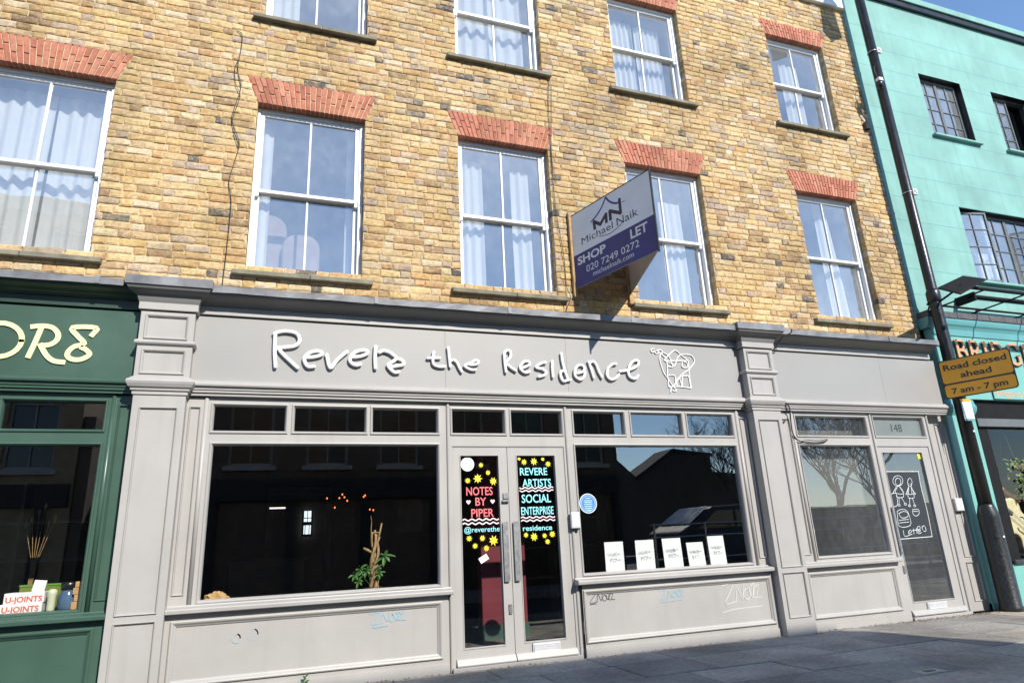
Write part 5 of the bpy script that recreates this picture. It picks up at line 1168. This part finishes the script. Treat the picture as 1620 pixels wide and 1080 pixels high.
RA, RB = Vector((8.99,-.253)), Vector((9.30,-1.075)); RZ = 2.82; rd = (RB-RA).normalized(); rn = Vector((rd.y,-rd.x)); RL = .876; RH = .556
smap = lambda u,v_,n: (RA.x+rd.x*u+rn.x*n, RA.y+rd.y*u+rn.y*n, RZ+v_)
rs = thing('road_sign','amber road sign reading Road closed ahead 7 am - 7 pm on the lamp post','road sign',(9.1,-.6,RZ))
def rrect(u0,u1,v0,v1,r,n=6):
    out = []
    for cx,cz,a in ((u1-r,v1-r,0),(u0+r,v1-r,90),(u0+r,v0+r,180),(u1-r,v0+r,270)):
        out += [(cx+r*math.cos(R(a+90*i/n)),cz+r*math.sin(R(a+90*i/n))) for i in range(n+1)]
    return out
def plate(mb, P, n0, n1, mp):
    n = len(P); mb.add([mp(a,b_,n1) for a,b_ in P]+[mp(a,b_,n0) for a,b_ in P],[tuple(range(n)),tuple(range(2*n-1,n-1,-1))]+[(i,i+n,(i+1)%n+n,(i+1)%n) for i in range(n)])
mb = MB(); plate(mb,rrect(0,RL,0,RH,.05),-.004,0,smap); pb = mb.build('plate', M['black'], rs)
mb = MB(); plate(mb,rrect(.016,RL-.016,.216,RH-.016,.036),.0003,.001,smap); plate(mb,rrect(.016,RL-.016,.016,.192,.036),.0003,.001,smap); mb.build('amber_face', M['amber'], pb)
def stext(mb, body, u0, u1, v0, h, bold):
    t = MB(); text(t, body, 1.0, lambda x,y,n: (x,y,n), 0, bold); xs = [q[0] for q in t.v]; a,b_ = min(xs),max(xs); sx = (u1-u0)/(b_-a); sy = h/.73
    text(mb, body, 1.0, lambda x,y,n: smap(u0+(x-a)*sx, v0+y*sy, .0012+n*.0006), 1.0, bold)
mb = MB(); stext(mb,'Road closed',.055,.82,.405,.085,.02); stext(mb,'ahead',.245,.62,.272,.085,.02); stext(mb,'7 am - 7 pm',.095,.765,.062,.082,.02); mb.build('lettering', M['black'], pb, recalc=False)
mb = MB()
for v_ in (.12,.42): slab_on(mb,smap,.03,.84,v_,v_+.03,-.02,-.004)
for z in (RZ+.135,RZ+.435): mb.lathe([(.09,z-.015),(.095,z-.015),(.095,z+.015),(.09,z+.015)],PX,PY,18)
mb.build('clamp', M['steel'], rs)
nt_ = thing('permit_notice','small white parking notice strapped to the lamp post below the amber road sign','notice',(9.25,-.4,2.5))
NX, NY = .24, .225
mb = MB(); mb.box(8.82+NX,9.02+NX,-.628+NY,-.622+NY,2.49,2.76); mb.build('plate', M['signwhite'], nt_, bevel=.004)
mb = MB(); mb.box(8.845+NX,8.995+NX,-.6292+NY,-.6285+NY,2.60,2.615); 
for z in (2.70,2.675,2.57,2.55,2.53): mb.box(8.85+NX,(8.95 if z > 2.6 else 8.97)+NX,-.6292+NY,-.6285+NY,z,z+.006)
mb.build('print', M['pencil'], nt_); mb = MB(); mb.box(8.82+NX,9.02+NX,-.6285+NY,-.621+NY,2.765,2.80); mb.build('yellow_strip', M['amber'], nt_); mb = MB(); mb.box(8.822+NX,9.018+NX,-.6292+NY,-.6285+NY,2.492,2.52); mb.build('green_strip', M['tealdark'], nt_)

# ------------------------------------------------------------------ lights over the violin shop sign
fl_ = thing('flood_light','flat black flood light reaching over the violin shop sign beside the lamp post','sign light',(9.3,-.5,4.3))
mb = MB(); mb.add([(8.68,-.75,4.285),(9.28,-.75,4.533),(9.28,-1.05,4.363),(8.667,-1.05,4.084),(8.68,-.735,4.32),(9.28,-.735,4.565),(9.28,-1.035,4.395),(8.667,-1.035,4.12)],[(0,3,2,1),(4,5,6,7),(0,1,5,4),(1,2,6,5),(2,3,7,6),(3,0,4,7)]); mb.build('lamp_head', M['blackmatt'], fl_, bevel=.01)
mb = MB(); mb.tube([(9.2,-.19,4.24),(9.2,-.75,4.40)],.016,8); mb.build('arm', M['blackmatt'], fl_)
tl = thing('trough_light','long black trough light on brackets along the violin shop sign','sign light',(11,-.6,4.35))
mb = MB(); mb.box(8.9,13.4,-.93,-.88,4.275,4.315); mb.build('trough', M['blackmatt'], tl, bevel=.006)
mb = MB(); mb.box(10.05,13.0,-.30,-.20,4.46,4.50); mb.box(10.05,10.09,-.32,-.005,4.40,4.54); mb.build('backing_rail', M['blackmatt'], tl, bevel=.004)
for x in (9.35,10.2,11.2,12.4): mb = MB(); mb.tube([(x,-.005,4.26),(x+.05,-.89,4.285)],.012,6); mb.build('bracket', M['blackmatt'], tl)
mb = MB(); mb.tube([(9.15,-.2,4.30),(16.4,-.2,4.30)],.018,8)
for x in (9.0,10.0,11.2,12.4,13.6): mb.tube([(x+.2,-.2,4.30),(x+.2,-.15,4.215)],.012,6)
tag(mb.build('sign_rail', M['blackmatt'], None, loc=(12,-.2,4.3)),'thin black rail running along the coping over the violin shop sign','rail')

# ------------------------------------------------------------------ cables
def cable(name, label, pts, r=.006, k=4, cat='cable'):
    mb = MB(); mb.tube(spline(pts,k),r,6); return tag(mb.build(name,M['cable'],None,loc=pts[-1],smooth=True),label,cat)
cable('wall_cable','loose black cable wandering down the brick between the two left lower windows',[(-.70,-.012,6.985),(-.637,-.02,6.94),(-.632,-.02,6.75),(-.65,-.02,6.47),(-.60,-.02,6.22),(-.635,-.025,6.0),(-.665,-.02,5.78),(-.60,-.02,5.6),(-.565,-.02,5.47),(-.60,-.02,5.25),(-.637,-.02,5.0),(-.60,-.02,4.8),(-.595,-.02,4.6),(-.60,-.02,4.2),(-.613,-.02,3.75)],.0042)
cable('wall_cable','second thin black cable looping beside the first on the left brickwork',[(-.645,-.022,6.60),(-.68,-.022,6.45),(-.655,-.022,6.25),(-.60,-.022,6.1),(-.655,-.022,5.8),(-.625,-.022,5.62),(-.567,-.022,5.45)],.0036)
cable('wall_wire','thin wire hanging down the brick to the right of the middle lower window',[(3.235,-.02,7.16),(3.205,-.02,6.8),(3.195,-.02,6.3),(3.19,-.02,5.8),(3.192,-.02,5.4),(3.215,-.02,5.0),(3.262,-.02,4.55),(3.268,-.02,4.15),(3.285,-.075,3.98),(3.25,-.02,3.85),(3.22,-.02,3.74)],.0042)
cable('wall_wire','very thin second wire hanging from the sill above the middle lower window',[(3.24,-.02,7.16),(3.265,-.02,7.05),(3.225,-.02,6.45),(3.20,-.022,6.1),(3.198,-.022,5.7)],.003)
cable('shopfront_cable','black cable looping down the corner of the window beside door 148',[(6.10,-.255,2.72),(6.16,-.25,2.66),(6.20,-.215,2.60),(6.205,-.19,2.45),(6.21,-.185,2.33),(6.26,-.185,2.245),(6.38,-.185,2.205),(6.55,-.185,2.20),(6.68,-.185,2.215),(6.76,-.182,2.245)],.008)
cable('shopfront_cable','short black cable stub beside the right pilaster above the window',[(5.98,-.19,2.44),(6.06,-.20,2.46),(6.14,-.205,2.50),(6.16,-.20,2.515)],.007)
cable('shopfront_cable','thin black cable at the top of the recess beside door 148 window bar',[(6.34,-.185,2.225),(6.45,-.187,2.235),(6.6,-.187,2.23),(6.74,-.187,2.25)],.005)
cable('wall_cable','short black cable loop with a clip on the brick edge beside the lamp post',[(8.93,-.02,8.02),(8.90,-.035,7.9),(8.95,-.04,7.72),(9.02,-.03,7.62),(9.0,-.02,7.56)],.010)
mb = MB(); mb.box(8.95,9.04,-.06,-.008,7.45,7.58); tag(mb.build('cable_clip',M['black'],None,loc=(9,-.02,7.45),),'small black clip on the brick edge high beside the lamp post','cable clip')
cable('hung_cable','tangle of black cable under the right pilaster cap',[(6.22,-.47,3.63),(6.2,-.46,3.58),(6.1,-.43,3.54),(6.06,-.37,3.47),(6.02,-.34,3.41),(6.0,-.325,3.37)],.009)
mb = MB(); mb.tube(spline([(3.0,-.19,2.2),(3.0,-.18,2.19)],2),.003,5)

# ------------------------------------------------------------------ pavement bits
uc_ = thing('hydrant_cover','small cream metal utility cover set in the shaded pavement','utility cover',(5.07,-2.45,0))
mb = MB(); mb.box(4.95,5.2,-2.52,-2.38,-.01,.007); mb.build('frame', paint('cream_cover_paint',(.42,.40,.32),.7,.2,30), uc_, bevel=.003); mb = MB(); mb.box(5.03,5.12,-2.475,-2.425,.007,.011); mb.build('lid', M['darkmetal'], uc_)
mb = MB(); rnd = random.Random(8)
for k in range(620):
    x = rnd.choice((rnd.uniform(5.9,9.2),rnd.uniform(7.3,9.1),rnd.uniform(-1.3,5.5))); y = -.215-abs(rnd.gauss(0,.03 if x < 7.3 else .07)); s_ = rnd.uniform(.004,.016); a = rnd.random()*6
    if 5.5 < x < 6.05: y -= .1
    z = .004+rnd.uniform(0,.006); c_,s2 = math.cos(a)*s_,math.sin(a)*s_
    mb.add([(x-c_,y-s2,z),(x+s2*.6,y-c_*.6,z+rnd.uniform(0,.008)),(x+c_,y+s2,z+.002),(x-s2*.6,y+c_*.6,z+rnd.uniform(0,.008))],[(0,1,2,3)])
struct(mb.build('leaf_litter', M['litter'], None, loc=(7,-.2,0), recalc=False),'stuff')
w = thing('weed','small green weed growing at the foot of the long left panel','plant',(.35,-.24,0)); mb = MB()
for k in range(9): leaf(mb,(.35,-.235,.01+.012*k),(math.cos(k*2.4),-.5,.8+.3*math.sin(k)),.05,.022,.2)
mb.build('leaf', M['leaf'], w, recalc=False); mb = MB(); mb.tube([(.35,-.235,-.01),(.352,-.236,.07),(.348,-.24,.12)],.003,5); mb.build('stem', M['leaf'], w)

# ------------------------------------------------------------------ the other side of the street (seen in the glass, and the shade it throws)
def terrace(name, label, x0, x1, yf, h, mat, cols, rows, z0, dep=9):
    t = thing(name, label, 'building', ((x0+x1)/2,yf,0)); mb = MB(); H = []
    w = (x1-x0)/cols
    for i in range(cols):
        for j in range(rows): cx = x0+w*(i+.5); zz = z0+j*(h-z0)/rows; H.append((cx-.55,cx+.55,zz,zz+1.7))
    holed(mb,x0,x1,0,h,H,yf,yf-.25); mb.box(x0+.01,x1-.01,yf-dep,yf-.3,0,h-.02); mb.build('wall', M[mat], t, recalc=False)
    mb = MB()
    for a,b_,c,d in H: mb.box(a,b_,yf-.2,yf-.18,c,d)
    mb.build('window_glass', M['carglass'], t)
    mb = MB()
    for a,b_,c,d in H:
        for q in ((a,a+.07,c,d),(b_-.07,b_,c,d),(a+.07,b_-.07,c,c+.08),(a+.07,b_-.07,d-.08,d),(a+.07,b_-.07,(c+d)/2-.03,(c+d)/2+.03),((a+b_)/2-.015,(a+b_)/2+.015,c+.08,d-.08)): mb.box(q[0],q[1],yf-.179,yf-.12+q[0]*1e-5,q[2],q[3])
        mb.box(a-.1,b_+.1,yf+.001,yf+.1,c-.12,c-.001)
    mb.build('window_frames', M['oppframe'], t)
    mb = MB(); mb.box(x0+.05,x1-.05,yf+.001,yf+.14,2.5,3.05)
    k_ = x0+.05
    while k_ < x1-.2: mb.box(k_,k_+.22,yf+.001,yf+.1,-.02,2.5); k_ += 1.9
    mb.build('shopfront', M['slate'], t)
    mb = MB(); mb.box(x0-.05,x1+.05,yf-.4,yf+.12,h-.5,h-.25); mb.build('cornice', M['kerb'], t)
    return t
terrace('opposite_terrace','tall dark brick terrace across the road in the shade',-1.6,10.15,-12,9.0,'oppbrick',6,2,3.4)
terrace('opposite_house','brown brick building across the road at the left with a stepped side',-13,-4.66,-12.5,11,'oppbrick2',4,3,3.4)
t = thing('side_extension','lower brick extension with a chimney beside the brown building across the road','building',(-4.4,-14,0)); mb = MB(); mb.box(-4.65,-4.38,-17,-12.6,0,4.75); mb.prism([(-4.6,0),(-2.6,0),(-2.6,2.9),(-3.9,3.1),(-4.6,3.2)],-19,-14); mb.build('wall', M['oppbrick'], t); mb = MB(); mb.box(-4.5,-4.12,-15,-14.6,3.1,3.75); mb.build('chimney', M['oppbrick'], t)
t = thing('gabled_hall','dark gabled hall set back across the road behind the railings','building',(26,-36,0)); mb = MB(); mb.prism([(16,0),(35,0),(35,5.4),(31.2,5.7),(31.2,6.8),(29.0,7.0),(28.0,7.15),(24.8,5.2),(23.4,6.4),(21,7.9),(16,7.9)],-38.2,-36); mb.build('wall', M['oppbrick'], t); mb = MB(); mb.prism([(24.7,5.15),(27.9,7.15),(31.3,6.8),(31.3,7.0),(27.9,7.4),(24.6,5.35)],-38.4,-35.8); mb.build('roof', M['slate'], t)
t = thing('garden_wall','long low brown brick garden wall across the road','wall',(32,-13,0)); mb = MB(); mb.box(15.5,60,-13.4,-13,0,1.85); mb.build('wall', M['oppbrick2'], t); mb = MB(); mb.box(15.5,60,-13.45,-12.95,1.85,1.93); mb.build('coping', M['kerb'], t)
def bare_tree(x, y, h, seed, label):
    rnd = random.Random(seed); t = thing('bare_tree', label, 'tree', (x,y,0), 'bare winter trees across the road'); tk = MB(); br = MB()
    def grow(p, d, L, r, depth):
        pts = [p]; q = p
        for i in range(3): d = (d+Vector((rnd.uniform(-.22,.22),rnd.uniform(-.22,.22),rnd.uniform(-.05,.16)))).normalized(); q = q+d*L/3; pts.append(q)
        (tk if depth == 0 else br).tube(pts,[r,r*.9,r*.8,r*.68],6 if depth < 2 else 4)
        if depth < 6:
            for k in range(3 if depth > 1 else 5):
                a = rnd.random()*6.28; dd = (d+Vector((math.cos(a),math.sin(a),rnd.uniform(-.1,.5)))*rnd.uniform(.55,.95)).normalized()
                grow(pts[rnd.choice((2,3,3))],dd,L*rnd.uniform(.62,.84),r*.56,depth+1)
    grow(Vector((x,y,-.1)),Vector((0,0,1)),h*.24,h*.013,0); tk.build('trunk',M['twig'],t); br.build('branch',M['twig'],t)
bare_tree(29.5,-31,13,1,'bare tree nearest the gabled hall across the road'); bare_tree(36,-30,14,2,'bare tree in the middle of the row across the road'); bare_tree(42,-31,14,3,'bare tree farthest from the hall across the road')
car = thing('parked_car','dark blue tall car parked by the railings across the road','car',(12,-9.6,-.13))
DX, DY = -1.4, 2.4
body = [(11.5,.18),(15.7,.18),(15.75,.55),(15.55,.85),(14.9,.93),(14.2,1.32),(13.6,1.40),(12.6,1.38),(11.9,1.05),(11.5,.90),(11.42,.5)]
mb = MB(); mb.prism(body,-12.9,-11.2); mb.v = [(v[0]+DX,v[1]+DY,(v[2]+.14)*1.32-.14) for v in mb.v]; mb.build('body', M['carpaint'], car, bevel=.09, seg=4, smooth=False)
for y in (-11.195,-12.905):
    mb = MB(); mb.prism([(12.05,.95),(13.2,.95),(13.2,1.3),(12.65,1.29)],y-.006,y+.006); mb.prism([(13.28,.95),(14.65,.93),(14.1,1.26),(13.28,1.3)],y-.006,y+.006); mb.v = [(v[0]+DX,v[1]+DY,(v[2]+.14)*1.32-.14) for v in mb.v]; mb.build('window', M['carglass'], car)
for x in (12.25,14.9):
    for y in (-11.25,-12.85):
        mb = MB(); mb.tube([(x,y-.1,.17),(x,y+.1,.17)],.31,24); mb.v = [(v[0]+DX,v[1]+DY,(v[2]+.14)*1.32-.14) for v in mb.v]; wh = mb.build('wheel', M['rubber'], car); mb = MB(); mb.tube([(x,y-.105,.17),(x,y+.105,.17)],.19,20); mb.v = [(v[0]+DX,v[1]+DY,(v[2]+.14)*1.32-.14) for v in mb.v]; mb.build('rim', M['alu'], wh)
mb = MB(); mb.add([(11.87,-12.8,1.055),(11.87,-11.3,1.055),(12.55,-11.35,1.385),(12.55,-12.75,1.385)],[(0,1,2,3)]); mb.v = [(v[0]+DX-.012,v[1]+DY,(v[2]+.14)*1.32-.14+.012) for v in mb.v]; mb.build('windscreen', M['carglass'], car)
mb = MB(); mb.box(11.43,11.5,-11.6,-11.25,.65,.8); mb.v = [(v[0]+DX,v[1]+DY,(v[2]+.14)*1.32-.14) for v in mb.v]; mb.build('headlight', M['signwhite'], car, bevel=.01); mb = MB(); mb.box(11.43,11.5,-12.85,-12.5,.65,.8); mb.v = [(v[0]+DX,v[1]+DY,(v[2]+.14)*1.32-.14) for v in mb.v]; mb.build('headlight', M['signwhite'], car, bevel=.01)
gr_ = thing('guard_rail','galvanised guard rail along the edge of the far pavement','railing',(13,-8.3,0)); mb = MB()
for z in (1.42,1.12,.6): mb.tube([(8.9,-8.3,z),(20,-8.3,z)],.025,6)
mb.build('rail', M['steel'], gr_); mb = MB()
for i in range(8): mb.tube([(9.0+1.5*i,-8.3,-.14),(9.0+1.5*i,-8.3,1.45)],.03,6)
struct(mb.build('post', M['steel'], gr_),'stuff')
